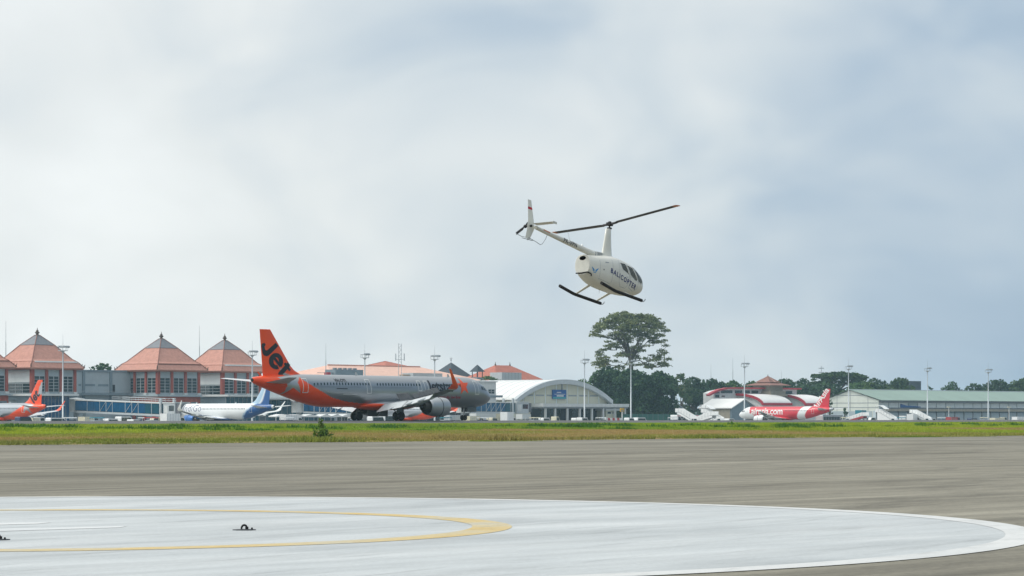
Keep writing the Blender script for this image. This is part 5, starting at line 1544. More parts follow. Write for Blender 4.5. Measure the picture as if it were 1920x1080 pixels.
def blob_leaves(r, blobs, dens):
    C_, K = [], []
    for (x, y, z, rx, ry, rz) in blobs:
        n = int(dens * (rx * ry + rx * rz + ry * rz) * 1.2)
        d = r.normal(0, 1, (n, 3)); d /= np.linalg.norm(d, axis=1)[:, None]
        rad_ = r.uniform(.55, 1.06, (n, 1)) ** .7
        C_.append(np.array((x, y, z)) + d * rad_ * np.array((rx, ry, rz))); K.append(np.full(n, r.normal(0, .34)))
    return np.vstack(C_), np.concatenate(K)
def tree_at(px, Y):
    x, y = atY(px, Y); return Vector((x, y, APRON))
def tree(label, px, top, wpx, Y, col, col2, seed, base=None, name='tree', group='trees behind the airport buildings', leaf=.62, nblob=15, dens=5.0, squash=.5):
    r = np.random.default_rng(seed); k = Y / F
    H = HZ(top, Y) - APRON; Wd = wpx * k
    t = thing(name, label, 'tree', tree_at(px, Y), r.uniform(0, 6.28), group)
    hb = H * (.22 if base is None else base)
    blobs = []
    for i in range(nblob):
        a = r.uniform(0, 6.28); d = math.sqrt(r.uniform(0, 1)) * Wd * .36
        zmax = hb + (H - hb) * math.sqrt(max(0, 1 - (d / (Wd * .5)) ** 2))
        br = Wd * r.uniform(.13, .21)
        bz = br * r.uniform(.65, .9)
        z = r.uniform(hb + bz * .5, max(hb + bz, zmax - bz)) if i % 3 else max(hb + bz, zmax - bz)
        blobs.append((d * math.cos(a), d * math.sin(a), z, br, br, bz))
    blobs.append((0, 0, H - Wd * .14, Wd * .17, Wd * .17, Wd * .14))
    P, K = blob_leaves(r, blobs, dens)
    P[:, 2] = np.maximum(P[:, 2], .3)
    mixk = np.clip(.35 + K + r.normal(0, .25, len(P)), 0, 1)[:, None]
    leaf_mesh('crown', P, leaf, col[None] * (1 - mixk) + col2[None] * mixk, seed, parent=t)
    mb = MB(); tr_ = Wd * .022 + .12
    mb.tube((0, 0, 0), (0, 0, hb + (H - hb) * .35), tr_ * 1.5, tr_, 8)
    for b_ in blobs[:7]: mb.tube((0, 0, hb * .7 + (H - hb) * .15), (b_[0], b_[1], b_[2]), tr_ * .6, tr_ * .15, 5)
    mb.build('trunk', 'bark', t)
    return t
tree('round dark tree between the two left pavilion roofs', 190, 680, 66, 860, DARK, MID, 1, nblob=14)
tree('light green bush over the shoulder of the arched roof', 1092, 710, 46, 930, MID, LIGHT * 1.2, 2)
gA = 'dense dark trees below the tall spreading tree'
tree('dense dark tree just right of the arched hall', 1140, 686, 84, 950, DARK, MID, 3, .06, group=gA, nblob=44, dens=7)
tree('dense dark tree behind the light mast at the middle', 1186, 690, 94, 945, DARK, MID, 4, .06, group=gA, nblob=48, dens=7)
tree('dense dark tree at the right end of the dark clump', 1233, 695, 86, 950, DARK, MID, 5, .08, group=gA, nblob=44, dens=7)
tree('slim tree with olive top at the edge of the dark clump', 1277, 700, 46, 1020, MID, OLIVE, 6, .15, nblob=16)
tree('leafy tree behind the white stair trucks', 1301, 706, 74, 1050, DARK, MID, 7, .12, nblob=30)
tree('leafy dark tree behind the white gabled shed', 1336, 710, 70, 1060, DARK, MID, 8, .12, nblob=30)
tree('light green tree over the arched red roof end', 1374, 713, 74, 1080, MID, LIGHT, 9, .2, nblob=26)
tree('green tree behind the flat red roof edge', 1412, 714, 70, 1090, DARK, LIGHT, 10, .2, nblob=26)
tree('dark tree right of the stepped stone tower', 1474, 709, 78, 1120, DARK, MID, 11, .12, nblob=30)
tree('dark tree behind the right red-edged vault', 1507, 709, 84, 1130, DARK, MID, 12, .12, nblob=30)
tree('dark tree rising behind the red tail fin', 1548, 716, 90, 1125, DARK, MID, 13, .1, nblob=30)
tree('rounded tree over the ridge of the green hangar', 1640, 709, 88, 1150, DARK, LIGHT, 15, .2, nblob=30)
tree('rounded tree next to the dark square block', 1687, 708, 66, 1160, DARK, LIGHT, 16, .2, nblob=26)
tree('low light green tree behind the hangar gable', 1606, 717, 80, 1120, MID, LIGHT, 17, .2, nblob=26)
tree('lone low tree behind the hangar roof right of the dark block', 1742, 722, 16, 1150, DARK, MID, 18, .3, nblob=7)
tree('low bushy tree behind the roof at the right', 1826, 719, 62, 1200, DARK, LIGHT, 19, .25)
tree('bushy tree behind the hangar near the right edge', 1872, 711, 90, 1200, DARK, LIGHT, 20, .25, nblob=18)
tree('bushy tree cut off by the right edge of the photo', 1920, 709, 84, 1210, DARK, LIGHT, 21, .25, nblob=18)
tree('light green shrubs growing before the grey plant room', 918, 704, 60, 962, MID, LIGHT, 22, .5, nblob=14, leaf=.5)
tree('small dark tree at the hangar gable', 1556, 748, 18, 900, DARK, MID, 23, .2, nblob=8)
tree('small dark tree before the hangar door', 1583, 766, 15, 900, DARK, MID, 24, .15, nblob=8)

def spreading_tree(label, px, top, wpx, Y, seed, stem_top, levels=4, name='rain_tree', colA=OLIVE, colB=YEL, leaf=.55, pad=1.0, lowlimb=.42, dens=1.0, group='umbrella-crowned trees', crown_low=None, flat=.55):
    """wide umbrella crown on forking limbs, foliage in flat pads"""
    r = np.random.default_rng(seed); k = Y / F
    H = HZ(top, Y) - APRON; Wd = wpx * k; R = Wd / 2
    t = thing(name, label, 'tree', tree_at(px, Y), 0, group)
    zt = HZ(stem_top, Y) - APRON
    mb = MB(); tips = []
    r0 = Wd * .030
    mb.tube((0, 0, 0), (0.2, 0, zt * .7), r0 * 1.25, r0, 10).tube((0.2, 0, zt * .7), (0, 0, zt), r0, r0 * .92, 10)
    zlow = zt + (H - zt) * .10 if crown_low is None else HZ(crown_low, Y) - APRON
    # targets fill an umbrella: many at the top surface, some in the lower skirts
    targets = []
    N_ = int(205 * pad)
    for i in range(N_):
        a = i * 2.39996 + r.uniform(-.5, .5); d = math.sqrt((i + .5) / N_) * .95
        dome = flat + (1 - flat) * math.sqrt(max(0, 1 - d ** 2.4))
        # outer skin of the umbrella first, the rest in layers beneath it
        h_ = dome * (r.uniform(.90, 1.0) if i % 9 < 4 else (r.uniform(.06, .95) if d > .40 else r.uniform(.45, .95)))
        targets.append((R * d * math.cos(a), R * d * math.sin(a), zlow + (H - zlow) * h_ - .5))
    # limbs: primaries, then each target hangs on its nearest limb point
    prim = []
    nP = 8
    for i in range(nP):
        a = 2 * PI * i / nP + r.uniform(-.3, .3); d = R * r.uniform(.30, .46); z1 = zt + (H - zt) * r.uniform(.22, .55)
        m_ = (d * .42 * math.cos(a), d * .42 * math.sin(a), zt + (z1 - zt) * .55)
        e_ = (d * math.cos(a), d * math.sin(a), z1)
        mb.tube((0, 0, zt - .3), m_, r0 * .62, r0 * .46, 8).tube(m_, e_, r0 * .46, r0 * .33, 7)
        prim += [m_, e_]
    pr = np.array(prim); sec = []
    tg = np.array(targets)
    for p_ in tg:
        cand = pr if not sec else np.vstack([pr, np.array(sec)])
        dd = np.linalg.norm((cand - p_) * np.array((1, 1, 1.2)), axis=1) + 6.0 * np.maximum(0, cand[:, 2] - p_[2] + .5) * .25
        b_ = cand[dd.argmin()]
        mid = b_ * .45 + p_ * .55 + r.normal(0, .35, 3) + np.array((0, 0, -.35))
        ra = r0 * .20 if dd.min() > 4 else r0 * .13
        mb.tube(tuple(b_), tuple(mid), ra, ra * .7, 5, caps=False).tube(tuple(mid), tuple(p_), ra * .7, ra * .3, 5, caps=False)
        sec.append(mid)
    mb.build('trunk', 'bark', t)
    P, K = [], []
    for p_ in tg:
        pr_ = R * r.uniform(.08, .155); n = int(120 * dens * (pr_ / 2.2) ** 2)
        u = r.uniform(0, 6.28, n); d = np.sqrt(r.uniform(0, 1, n)) * pr_
        lump = 1 + .3 * np.sin(3 * u + r.uniform(0, 6)) + .2 * np.sin(5 * u + r.uniform(0, 6))
        z = p_[2] + .25 * pr_ * (1 - (d / pr_) ** 2) + r.normal(0, .13 * pr_, n)
        P.append(np.stack([p_[0] + d * lump * np.cos(u), p_[1] + d * lump * np.sin(u), z], 1)); K.append(np.full(n, r.normal(0, .2)))
    P = np.vstack(P); K = np.concatenate(K)
    mk = np.clip(.40 + K + r.normal(0, .2, len(P)), 0, 1)[:, None]
    leaf_mesh('crown', P, leaf, colA[None] * (1 - mk) + colB[None] * mk, seed, flat=.8, parent=t)
    return t
spreading_tree('tall spreading umbrella tree standing above all others under the helicopter', 1183, 584.5, 148, 985, 31, 676, pad=1.15, crown_low=694, flat=.50, dens=1.25, leaf=.37)
spreading_tree('broad layered umbrella tree behind the red tail fin', 1572, 698.5, 108, 1180, 32, 736, colA=DARK, colB=LIGHT, pad=.7, dens=1.6, crown_low=722)
tree('small wide low tree over the hangar roof right of the dark block', 1786, 714.5, 52, 1200, DARK, MID, 33, .3, nblob=14)

# the lone shrub on the bank
sx, sy = atY(608, 181.0)
ps_ = sx * V[0] + sy * V[1]
t = thing('shrub', 'lone dark green shrub growing on the grass bank', 'shrub', (sx, sy, gz(ps_)), 0)
r = np.random.default_rng(77); mb = MB(); P = []
for k in range(24):
    a = r.uniform(0, 6.28); hgt = r.uniform(.4, .95); ln = r.uniform(.3, .95)
    if k < 5: hgt = r.uniform(1.0, 1.5); ln = r.uniform(.05, .35); a = PI + r.normal(0, .8)
    e_ = Vector((ln * math.cos(a) - .12 * hgt, ln * math.sin(a), hgt * (1.0 if k < 5 else .75)))
    mb.tube((0, 0, 0), e_ * .5 + Vector((0, 0, .06)), .016, .011, 5).tube(e_ * .5 + Vector((0, 0, .06)), e_, .011, .004, 5)
    for q in range(26):
        u = r.uniform(.25, 1.02); P.append(tuple(e_ * u + Vector(r.normal(0, .075, 3)) + Vector((0, 0, .05))))
for q in range(120): P.append((r.normal(0, .35), r.normal(0, .35), abs(r.normal(0, .12)) + .03))
mb.build('stems', 'bark', t)
P = np.array(P); mk = r.uniform(0, 1, (len(P), 1))
leaf_mesh('leaves', P, .095, np.array((.045, .10, .016))[None] * (1 - mk) + np.array((.14, .24, .035))[None] * mk, 78, parent=t)
# ------------------------------------------------------------------ light masts and aerials
def light_mast():
    t = thing('light_mast', '-', 'light mast', (0, 0, 0), 0, 'floodlight masts along the apron')
    H = 19.6
    MB().lathe([(.30, 0), (.30, .1), (.26, .1), (.15, H)], (0, 0, 0), n=12).build('pole', 'steel', t)
    MB().lathe([(.22, -.5), (.5, -.1), (1.3, 0), (1.3, .1), (.2, .15)], (0, 0, H), n=14).build('head_frame', 'steel', t)
    mb = MB()
    for k in range(14):
        a = 2 * PI * k / 14; b_ = 2 * PI * (k + 1) / 14
        mb.tube((1.25 * math.cos(a), 1.25 * math.sin(a), H + .95), (1.25 * math.cos(b_), 1.25 * math.sin(b_), H + .95), .045, .045, 5)
        if k % 2 == 0: mb.tube((1.25 * math.cos(a), 1.25 * math.sin(a), H + .1), (1.25 * math.cos(a), 1.25 * math.sin(a), H + .95), .04, .04, 5)
    mb.build('railing', 'grey', t)
    for k in range(7):
        a = PI + .2 + k * (PI - .4) / 6 + PI * 0
        c, s_ = math.cos(a), math.sin(a)
        m_ = MB().box(-.30, .30, -.16, .16, -.22, .22)
        fl = m_.build('floodlight', 'grey', t)
        fl.location = (1.75 * c, 1.75 * s_ * .8, H + 1.05); fl.rotation_euler = (rad(-35), 0, a + PI / 2)
        MB().tube((1.2 * c, 1.2 * s_ * .8, H + .9), (1.7 * c, 1.7 * s_ * .8, H + 1.0), .05, .05, 5).build('bracket', 'grey', t)
    MB().tube((0, 0, H), (0, 0, H + 4.2), .055, .02, 6).build('lightning_rod', 'grey', t)
    return t
masts = [(118, 'floodlight mast standing in front of the leftmost airliner tail'), (473, 'floodlight mast behind the white and blue airliner'), (684, 'floodlight mast rising behind the middle of the silver fuselage'),
         (815, 'floodlight mast rising behind the orange winglet'), (1096, 'floodlight mast before the right half of the arched hall'), (1183, 'floodlight mast in front of the dense dark trees'),
         (1396, 'floodlight mast over the curved red roof'), (1591, 'floodlight mast in front of the hangar gable'), (1739, 'floodlight mast before the middle of the green hangar roof'), (1853, 'rightmost floodlight mast before the green hangar')]
m0 = None
MP = 548.0
for i, (px, lab) in enumerate(masts):
    x, y = W(px, MP)
    if i == 0:
        m0 = light_mast(); m0.location = (x, y, APRON); m0['label'] = lab; m0.rotation_euler = (0, 0, .9)
    else:
        dup(m0, (x, y, APRON), .9 + .3 * (i % 3), lab)
def aerial(label, px, top, bot, Y, r=.14):
    x, y = atY(px, Y); t = thing('aerial', label, 'aerial', (x, y, APRON), 0, 'thin aerials over the roofs')
    h0, h1 = 0, HZ(top, Y) - APRON
    MB().tube((0, 0, h0), (0, 0, h1 * .8), r, r * .7, 6).build('pole', 'grey', t)
    MB().tube((0, 0, h1 * .8), (0, 0, h1), r * .5, r * .25, 5).build('tip', 'grey', t)
aerial('thin aerial over the roof at the left edge', 11, 602, 680, 760)
aerial('thin aerial between the second and third pavilion roofs', 374, 611, 690, 800)
aerial('thin aerial right of the orange tail fin', 611, 644, 700, 850)
aerial('faint aerial over the trees left of the curved red roof', 1333, 683, 712, 1080)
aerial('faint tall aerial above the arched red roof end', 1374, 671, 712, 1080)
aerial('short aerial right of the stepped stone tower', 1465, 695, 712, 1080)
x, y = atY(750, 870); t = thing('lattice_mast', 'short lattice antenna mast on the red lantern roof', 'antenna mast', (x, y, APRON), 0)
z0, z1 = HZ(680, 870) - APRON, HZ(644, 870) - APRON
mb = MB()
for sx_ in (-1, 1):
    for sy_ in (-1, 1): mb.tube((sx_ * .55, sy_ * .55, 0), (sx_ * .45, sy_ * .45, z1), .07, .07, 5)
zz = z0; k = 0
while zz < z1 - .6:
    for sx_ in (-1, 1):
        mb.tube((sx_ * .5, -.5 if k % 2 else .5, zz), (sx_ * .5, .5 if k % 2 else -.5, zz + .7), .05, .05, 4)
        mb.tube((-.5 if k % 2 else .5, sx_ * .5, zz), (.5 if k % 2 else -.5, sx_ * .5, zz + .7), .05, .05, 4)
    zz += .7; k += 1
mb.build('lattice', 'grey_light', t)
for sx_ in (-1.4, 1.4): MB().box(sx_ - .16, sx_ + .16, -.15, .15, z0 + .6, z0 + 3.0).build('panel_antenna', 'grey_light', t); MB().box(min(0, sx_), max(0, sx_), -.04, .04, z0 + 1.0, z0 + 1.1).build('arm', 'grey', t)
x, y = atY(1510 + 30, 1250); t = thing('radio_mast', 'faint radio mast over the layered tree', 'antenna mast', (x, y, APRON), 0)
z1 = HZ(686, 1250) - APRON
MB().tube((0, 0, 0), (0, 0, z1), .3, .15, 6).build('pole', 'grey_light', t)
for k in (1.0, 3.0): MB().box(-1.3, 1.3, -.25, .25, z1 - k - .35, z1 - k + .1).build('array', 'grey_light', t)

# ------------------------------------------------------------------ jet bridges
def jet_bridge(label, A, B, hA, hB, cabw, group, rail=True, n=12, rot=True):
    """covered walkway from the rotunda A to the cab at B; hA, hB = floor heights above the apron"""
    A = Vector((A[0], A[1], 0)); B = Vector((B[0], B[1], 0)); d = B - A; Ln = d.length; ang = math.atan2(d.y, d.x)
    t = thing('jet_bridge', label, 'jet bridge', (A.x, A.y, APRON), ang, group)
    def fl(x): return hA + (hB - hA) * x / Ln
    hw = 1.6; Ht = 2.75
    def beam(name, x0, x1, ya, yb, za, zb, m, par=t):
        v = [(x0, ya, fl(x0) + za), (x1, ya, fl(x1) + za), (x1, yb, fl(x1) + za), (x0, yb, fl(x0) + za), (x0, ya, fl(x0) + zb), (x1, ya, fl(x1) + zb), (x1, yb, fl(x1) + zb), (x0, yb, fl(x0) + zb)]
        return MB().add(v, [(0, 3, 2, 1), (4, 5, 6, 7), (0, 1, 5, 4), (1, 2, 6, 5), (2, 3, 7, 6), (3, 0, 4, 7)]).build(name, m, par)
    e1 = Ln - 4.2
    beam('floor_beam', 2, e1, -hw, hw, -.55, 0, 'grey_light')
    beam('roof', 2, e1, -hw - .1, hw + .1, Ht, Ht + .32, 'offwhite')
    beam('inner_core', 2.1, e1, -hw + .25, hw - .25, .003, Ht - .003, 'glass_dark')
    for s_ in (-1, 1):
        for k in range(n):
            x0 = 2.1 + (e1 - 2.2) * k / n; x1 = 2.1 + (e1 - 2.2) * (k + 1) / n
            ya, yb = sorted((s_ * (hw - .02), s_ * (hw - .10)))
            beam('glass_panel', x0 + .06, x1 - .06, ya, yb, .12, Ht - .12, 'glass_blue' if k < n * .75 else 'glass_teal')
        mb = MB()
        for k in range(n + 1):
            x0 = 2.1 + (e1 - 2.2) * k / n
            if k in (0, n // 3, n // 3 + 1, n // 3 + 2, n * 2 // 3, n) or k % 2 == 0:
                z = fl(x0); mb.box(x0 - .09, x0 + .09, s_ * hw - .06, s_ * hw + .06, z, z + Ht)
        for k in (n // 3, n // 3 + 1, n * 2 // 3 - 1, n * 2 // 3):
            x0 = 2.1 + (e1 - 2.2) * k / n; x1 = 2.1 + (e1 - 2.2) * (k + 1) / n
            mb.tube((x0, s_ * (hw + .05), fl(x0)), (x1, s_ * (hw + .05), fl(x1) + Ht), .07, .07, 5)
        mb.build('frame', 'steel', t)
    if rail:
        mb = MB(); k = 0; x = e1 * .45
        for s_ in (-1, 1):
            mb.tube((x, s_ * hw, fl(x) + Ht + 1.35), (e1, s_ * hw, fl(e1) + Ht + 1.35), .05, .05, 4)
            mb.tube((x, s_ * hw, fl(x) + Ht + .85), (e1, s_ * hw, fl(e1) + Ht + .85), .04, .04, 4)
            for q in range(9):
                xx = x + (e1 - x) * q / 8; mb.tube((xx, s_ * hw, fl(xx) + Ht + .3), (xx, s_ * hw, fl(xx) + Ht + 1.35), .04, .04, 4)
        mb.build('railing', 'steel', t)
    # rotunda
    MB().lathe([(2.1, -.4), (2.1, 2.9), (2.3, 2.95), (2.3, 3.25), (.1, 3.5)], (0, 0, hA), n=20).build('rotunda', 'offwhite', t)
    MB().lathe([(.75, 0), (.75, hA - .4)], (0, 0, 0), n=12).build('pedestal', 'grey_light', t)
    # cab
    z = hB
    cb = MB().box(e1 + .02, Ln + 1.4, -2.2, 2.2, z - .5, z + 3.0).build('cab', 'grey_light', t)
    MB().box(e1 + .6, e1 + 2.2, -2.26, -2.205, z + .2, z + 2.4).build('cab_door', 'offwhite', cb)
    MB().box(e1 + 2.8, Ln + 1.0, -2.26, -2.205, z + 1.0, z + 2.4).build('cab_window', 'glass_dark', cb)
    MB().box(e1, Ln + 1.6, -2.35, 2.35, z + 3.003, z + 3.25).build('cab_roof', 'offwhite', cb)
    mb = MB()
    for k in range(5): mb.box(Ln + 1.42 + k * .34, Ln + 1.66 + k * .34, -1.9 + .03 * (k % 2), 1.9 - .03 * (k % 2), z - .1, z + 2.8)
    mb.build('bellows', 'slate', t)
    # drive column
    mb = MB()
    for s_ in (-1, 1):
        mb.box(e1 - 1.9, e1 - 1.3, s_ * 2.0 - .22, s_ * 2.0 + .22, .6, fl(e1) + Ht + 1.5)
    mb.box(e1 - 1.9, e1 - 1.3, -2, 2, fl(e1) - 1.0, fl(e1) - .6)
    mb.build('lift_column', 'grey_light', t)
    for s_ in (-1, 1): MB().lathe([(.1, -.25), (.6, -.25), (.6, .25), (.1, .25)], (e1 - 1.6, s_ * 1.2, .6), 'y', 16).build('wheel', 'rubber', t)
    mb = MB()
    for k in range(9): mb.box(e1 + 1.0 - k * .5, e1 + 1.5 - k * .5, -3.4, -2.4, z - .4 - k * .4, z - .3 - k * .4)
    mb.tube((e1 + 1.4, -2.4, z + .7), (e1 - 3.2, -2.4, z - 2.9), .05, .05, 4).tube((e1 + 1.4, -3.4, z + .7), (e1 - 3.2, -3.4, z - 2.9), .05, .05, 4)
    mb.build('service_stairs', 'steel', t)
    return t
gJ = 'jet bridges at the gates'
jet_bridge('long blue-glazed jet bridge reaching to the white and blue airliner', W(143, 574), atY(336, 679), HZ(769.5, 718) - APRON, HZ(778, 682) - APRON, 4, gJ, n=14)
jet_bridge('jet bridge right of the silver airliner nose', W(868, 560), W(976, 560), HT(771.5, 880, 560), HT(772.5, 976, 560), 4, gJ, rail=False, n=9)
jet_bridge('jet bridge behind the landing gear of the silver airliner', W(560, 566), W(700, 545), HT(771, 560, 566), HT(776, 700, 545), 4, gJ, rail=False, n=10)

# ------------------------------------------------------------------ vehicles on the apron
def wheel_set(t, xs, w, r=.42):
    for x in xs:
        for s_ in (-1, 1): MB().lathe([(.08, -.12), (r * .9, -.12), (r, -.06), (r, .06), (r * .9, .12), (.08, .12)], (x, s_ * (w / 2 - .1), r), 'y', 14).build('wheel', 'rubber', t)
def van(label, px, p, rz, body='vehicle_white', name='van', L_=4.8, Hh=2.0, Wd=1.85, cat='van', group='service vans on the apron'):
    x, y = W(px, p); t = thing(name, label, cat, (x, y, APRON), rz, group)
    h = L_ / 2
    prof = [(-h, .35), (h, .35), (h, .95), (h - .9, 1.1), (h - 1.7, Hh - .06), (h - 2.0, Hh), (-h + .25, Hh), (-h, Hh - .2)]
    MB().prism(prof, 'y', -Wd / 2, Wd / 2).build('body', body, t, fix=True)
    for s_ in (-1, 1):
        ya, yb = sorted((s_ * Wd / 2 + s_ * .003, s_ * Wd / 2 + s_ * .02))
        MB().prism([(-h + .3, 1.12), (h - 1.15, 1.12), (h - 1.8, Hh - .22), (-h + .3, Hh - .22)], 'y', ya, yb).build('side_window', 'glass_dark', t, fix=True)
    MB().add([(h - .93, -.8, 1.13), (h - .93, .8, 1.13), (h - 1.68, .75, Hh - .14), (h - 1.68, -.75, Hh - .14)], [(0, 1, 2, 3)]).build('windscreen', 'glass_dark', t)
    wheel_set(t, (-h + .9, h - .95), Wd, .34)
    return t
def bus(label, px, p, rz, stripe, L_=12.0, body='vehicle_white', glassm='glass_dark', group='apron buses'):
    x, y = W(px, p); t = thing('bus', label, 'bus', (x, y, APRON), rz, group); h = L_ / 2
    MB().prism([(-h, .35), (h - .1, .35), (h, 1.2), (h - .15, 3.0), (h - .4, 3.15), (-h + .2, 3.15), (-h, 3.0)], 'y', -1.35, 1.35).build('body', body, t, fix=True)
    for s_ in (-1, 1):
        ya, yb = sorted((s_ * 1.353, s_ * 1.37))
        n = 7
        for k in range(n):
            x0 = -h + .4 + (L_ - .9) * k / n; MB().box(x0 + .04, x0 + (L_ - .9) / n - .04, ya, yb, 1.2, 2.65).build('window', glassm, t)
        MB().box(-h + .05, h - .15, ya, yb, 2.80, 3.0).box(-h + .05, h - .15, ya, yb, .5, .95).build('stripe', stripe, t)
    MB().box(h - .06, h + .012, -1.2, 1.2, 1.3, 2.7).build('windscreen', 'glass_dark', t)
    wheel_set(t, (-h + 2.2, h - 2.3), 2.6, .48)
    return t
def stair_truck(label, px, p, rz, top=3.6, canopy=True, m='vehicle_white', group='passenger stair trucks', accent='vehicle_white'):
    """truck carrying a rising flight of steps with closed white side panels"""
    x, y = W(px, p); t = thing('stair_truck', label, 'stair truck', (x, y, APRON), rz, group)
    MB().box(-3.6, 3.6, -1.1, 1.1, .5, .85).build('chassis', 'grey', t)
    MB().prism([(2.1, .86), (3.7, .86), (3.75, 1.5), (3.3, 2.1), (2.1, 2.1)], 'y', -1.05, 1.05).build('driver_cab', m, t, fix=True)
    for s_ in (-1, 1):
        ya, yb = sorted((s_ * 1.053, s_ * 1.07)); MB().prism([(2.3, 1.4), (3.55, 1.4), (3.25, 1.95), (2.3, 1.95)], 'y', ya, yb).build('cab_window', 'glass_dark', t, fix=True)
        ya, yb = sorted((s_ * .95, s_ * 1.02))
        MB().prism([(3.2, 1.0 + .3), (-2.6, top), (-4.2, top), (-4.2, top + 1.1), (-2.5, top + 1.1), (3.3, 2.35)], 'y', ya, yb).build('side_panel', m, t, fix=True)
        if canopy: MB().prism([(1.9, .9), (1.9, 1.7), (-2.7, top - .1), (-3.4, top - .1), (-3.4, .9)], 'y', ya * .98, yb * .98).build('side_skirt', accent, t, fix=True)
        else:
            MB().prism([(1.9, 1.1), (1.9, 1.65), (-2.7, top - .15), (-3.4, top - .15), (-3.4, top - .7), (-2.7, top - .8)], 'y', ya * .98, yb * .98).build('stringer', accent, t, fix=True)
            MB().tube((-2.9, ya, .85), (-.6, ya, top * .62), .07, .07, 5).tube((-.4, ya, .85), (-3.0, ya, top - .8), .07, .07, 5).build('lift_frame', 'grey', t)
        mb = MB()
        for k in range(5): mb.box(-3.0 + k * 1.1, -2.92 + k * 1.1, s_ * 1.022, s_ * 1.04, top + .05 - max(0, k - .3) * .42, top + .95 - max(0, k - .3) * .42)
        mb.build('panel_ribs', 'grey', t)
    mb = MB(); n = 14
    for k in range(n):
        x0 = 2.0 - k * 4.6 / n; z0 = 1.5 + (top - 1.5) * k / n; mb.box(x0 - .34, x0, -.94, .94, z0 - .12, z0)
    mb.box(-4.2, -2.6, -.94, .94, top - .12, top)
    mb.build('steps', 'steel', t)
    if canopy:
        MB().prism([(-.2, top + .9), (-2.2, top + 2.1), (-4.3, top + 2.2), (-4.3, top + 2.35), (-2.1, top + 2.25), (0, top + 1.05)], 'y', -1.1, 1.1).build('canopy', m, t, fix=True)
        mb = MB()
        for s_ in (-1, 1):
            for x0 in (-4.1, -2.4): mb.tube((x0, s_ * .98, top), (x0, s_ * .98, top + 2.15), .05, .05, 5)
        mb.build('canopy_posts', 'steel', t)
    wheel_set(t, (-2.4, 2.7), 2.2, .45)
    return t
def box_truck(label, px, p, rz, box='vehicle_white', cab='vehicle_white', zb=1.0, zt=3.2, L_=6.5, group='service trucks on the apron', name='box_truck', cat='truck'):
    x, y = W(px, p); t = thing(name, label, cat, (x, y, APRON), rz, group); h = L_ / 2
    MB().box(-h, h, -.9, .9, .5, .8).build('chassis', 'grey', t)
    MB().prism([(h - 1.7, .81), (h, .81), (h, 1.6), (h - .35, 2.35), (h - 1.7, 2.35)], 'y', -1.05, 1.05).build('driver_cab', cab, t, fix=True)
    MB().box(-h, h - 1.85, -1.15, 1.15, zb, zt).build('box', box, t)
    mb = MB()
    for k in range(5): mb.box(-h + .2 + k * (L_ - 2.3) / 4.4, -h + .28 + k * (L_ - 2.3) / 4.4, -1.19, -1.152, zb + .1, zt - .1)
    mb.build('ribs', 'grey_light', t)
    if zb > 1.5:
        mb = MB()
        for s_ in (-1, 1): mb.tube((-h + .4, s_ * .9, .8), (h - 2.3, s_ * .9, zb), .08, .08, 5).tube((h - 2.3, s_ * .9, .8), (-h + .4, s_ * .9, zb), .08, .08, 5)
        mb.build('scissor_lift', 'grey', t)
    for s_ in (-1, 1):
        ya, yb = sorted((s_ * 1.053, s_ * 1.07)); MB().prism([(h - 1.5, 1.55), (h - .1, 1.55), (h - .45, 2.2), (h - 1.5, 2.2)], 'y', ya, yb).build('cab_window', 'glass_dark', t, fix=True)
    wheel_set(t, (-h + 1.3, h - .9), 2.1, .45)
    return t
def covered_walk(label, px0, px1, p, top, group='white walkway roofs on the apron'):
    x, y = W(px0, p); q0 = Qp(px0, p); t = thing('covered_walkway', label, 'covered walkway', (x, y, APRON), ANG, group)
    w = Qp(px1, p) - q0; z = HT(top, (px0 + px1) / 2, p)
    n = max(3, int(w / 4.5))
    for k in range(n):
        x0, x1 = w * k / n, w * (k + 1) / n
        MB().prism([(x0 + .03, z - .1), ((x0 + x1) / 2, z + .32), (x1 - .03, z - .1), (x1 - .03, z - .42), (x0 + .03, z - .42)], 'y', -1.6, 1.6).build('roof_panel', 'white', t, fix=True)
    for k in range(n + 1):
        MB().box(w * k / n - .07, w * k / n + .07, -1.4, -1.26, 0, z - .43).build('post', 'grey_light', t)
    for k in range(n):
        if k % 3 != 2: MB().box(w * k / n + .3, w * (k + 1) / n - .3, 1.2, 1.25, .3, z - .7).build('glass_screen', 'glass_teal', t)
    return t
covered_walk('white walkway roof below the orange tail cone', 511, 590, 520, 779)
covered_walk('white walkway roof behind the far main wheels', 594, 654, 520, 779)
U_ = ANG
van('white van with a rounded roof below the long jet bridge', 235, 510, U_ + .2, Hh=2.55, L_=5.6)
van('low white van left of the rounded white van', 211, 508, U_ + .1, Hh=2.05)
van('white car roof showing above the grass before the red piers', 254, 505, U_ + .3, Hh=1.85, name='car', cat='car', group='cars on the apron')
box_truck('white catering truck under the jet bridge cab', 324, 500, U_ + .1, zt=3.3)
box_truck('cream service truck beside the jet bridge column', 306, 505, U_ + 2.9, 'vehicle_cream', 'vehicle_cream', zt=2.4)
box_truck('white high-loader behind the blue tail cone', 566 - 20, 505, U_ + .1, zb=1.7, zt=3.1)
box_truck('pale baggage tug with stacked boxes left of the jet bridge', 166, 512, U_ + .15, 'vehicle_cream', 'offwhite', zt=2.5, L_=5, name='baggage_tug', cat='tug')
box_truck('small white tractor under the leftmost orange tail', 67, 500, U_ + .1, 'vehicle_cream', 'vehicle_white', zt=2.25, L_=4.0, name='tow_tractor', cat='tractor')
van('dark van under the leftmost orange tail', 48, 497, U_, 'vehicle_navy', Hh=2.5)
van('long white van between the mast and the gate hall', 108, 505, U_ + .05, Hh=2.25, L_=6)
van('white crew van between the main wheels of the silver airliner', 708, 480, U_, Hh=2.6, L_=5.6)
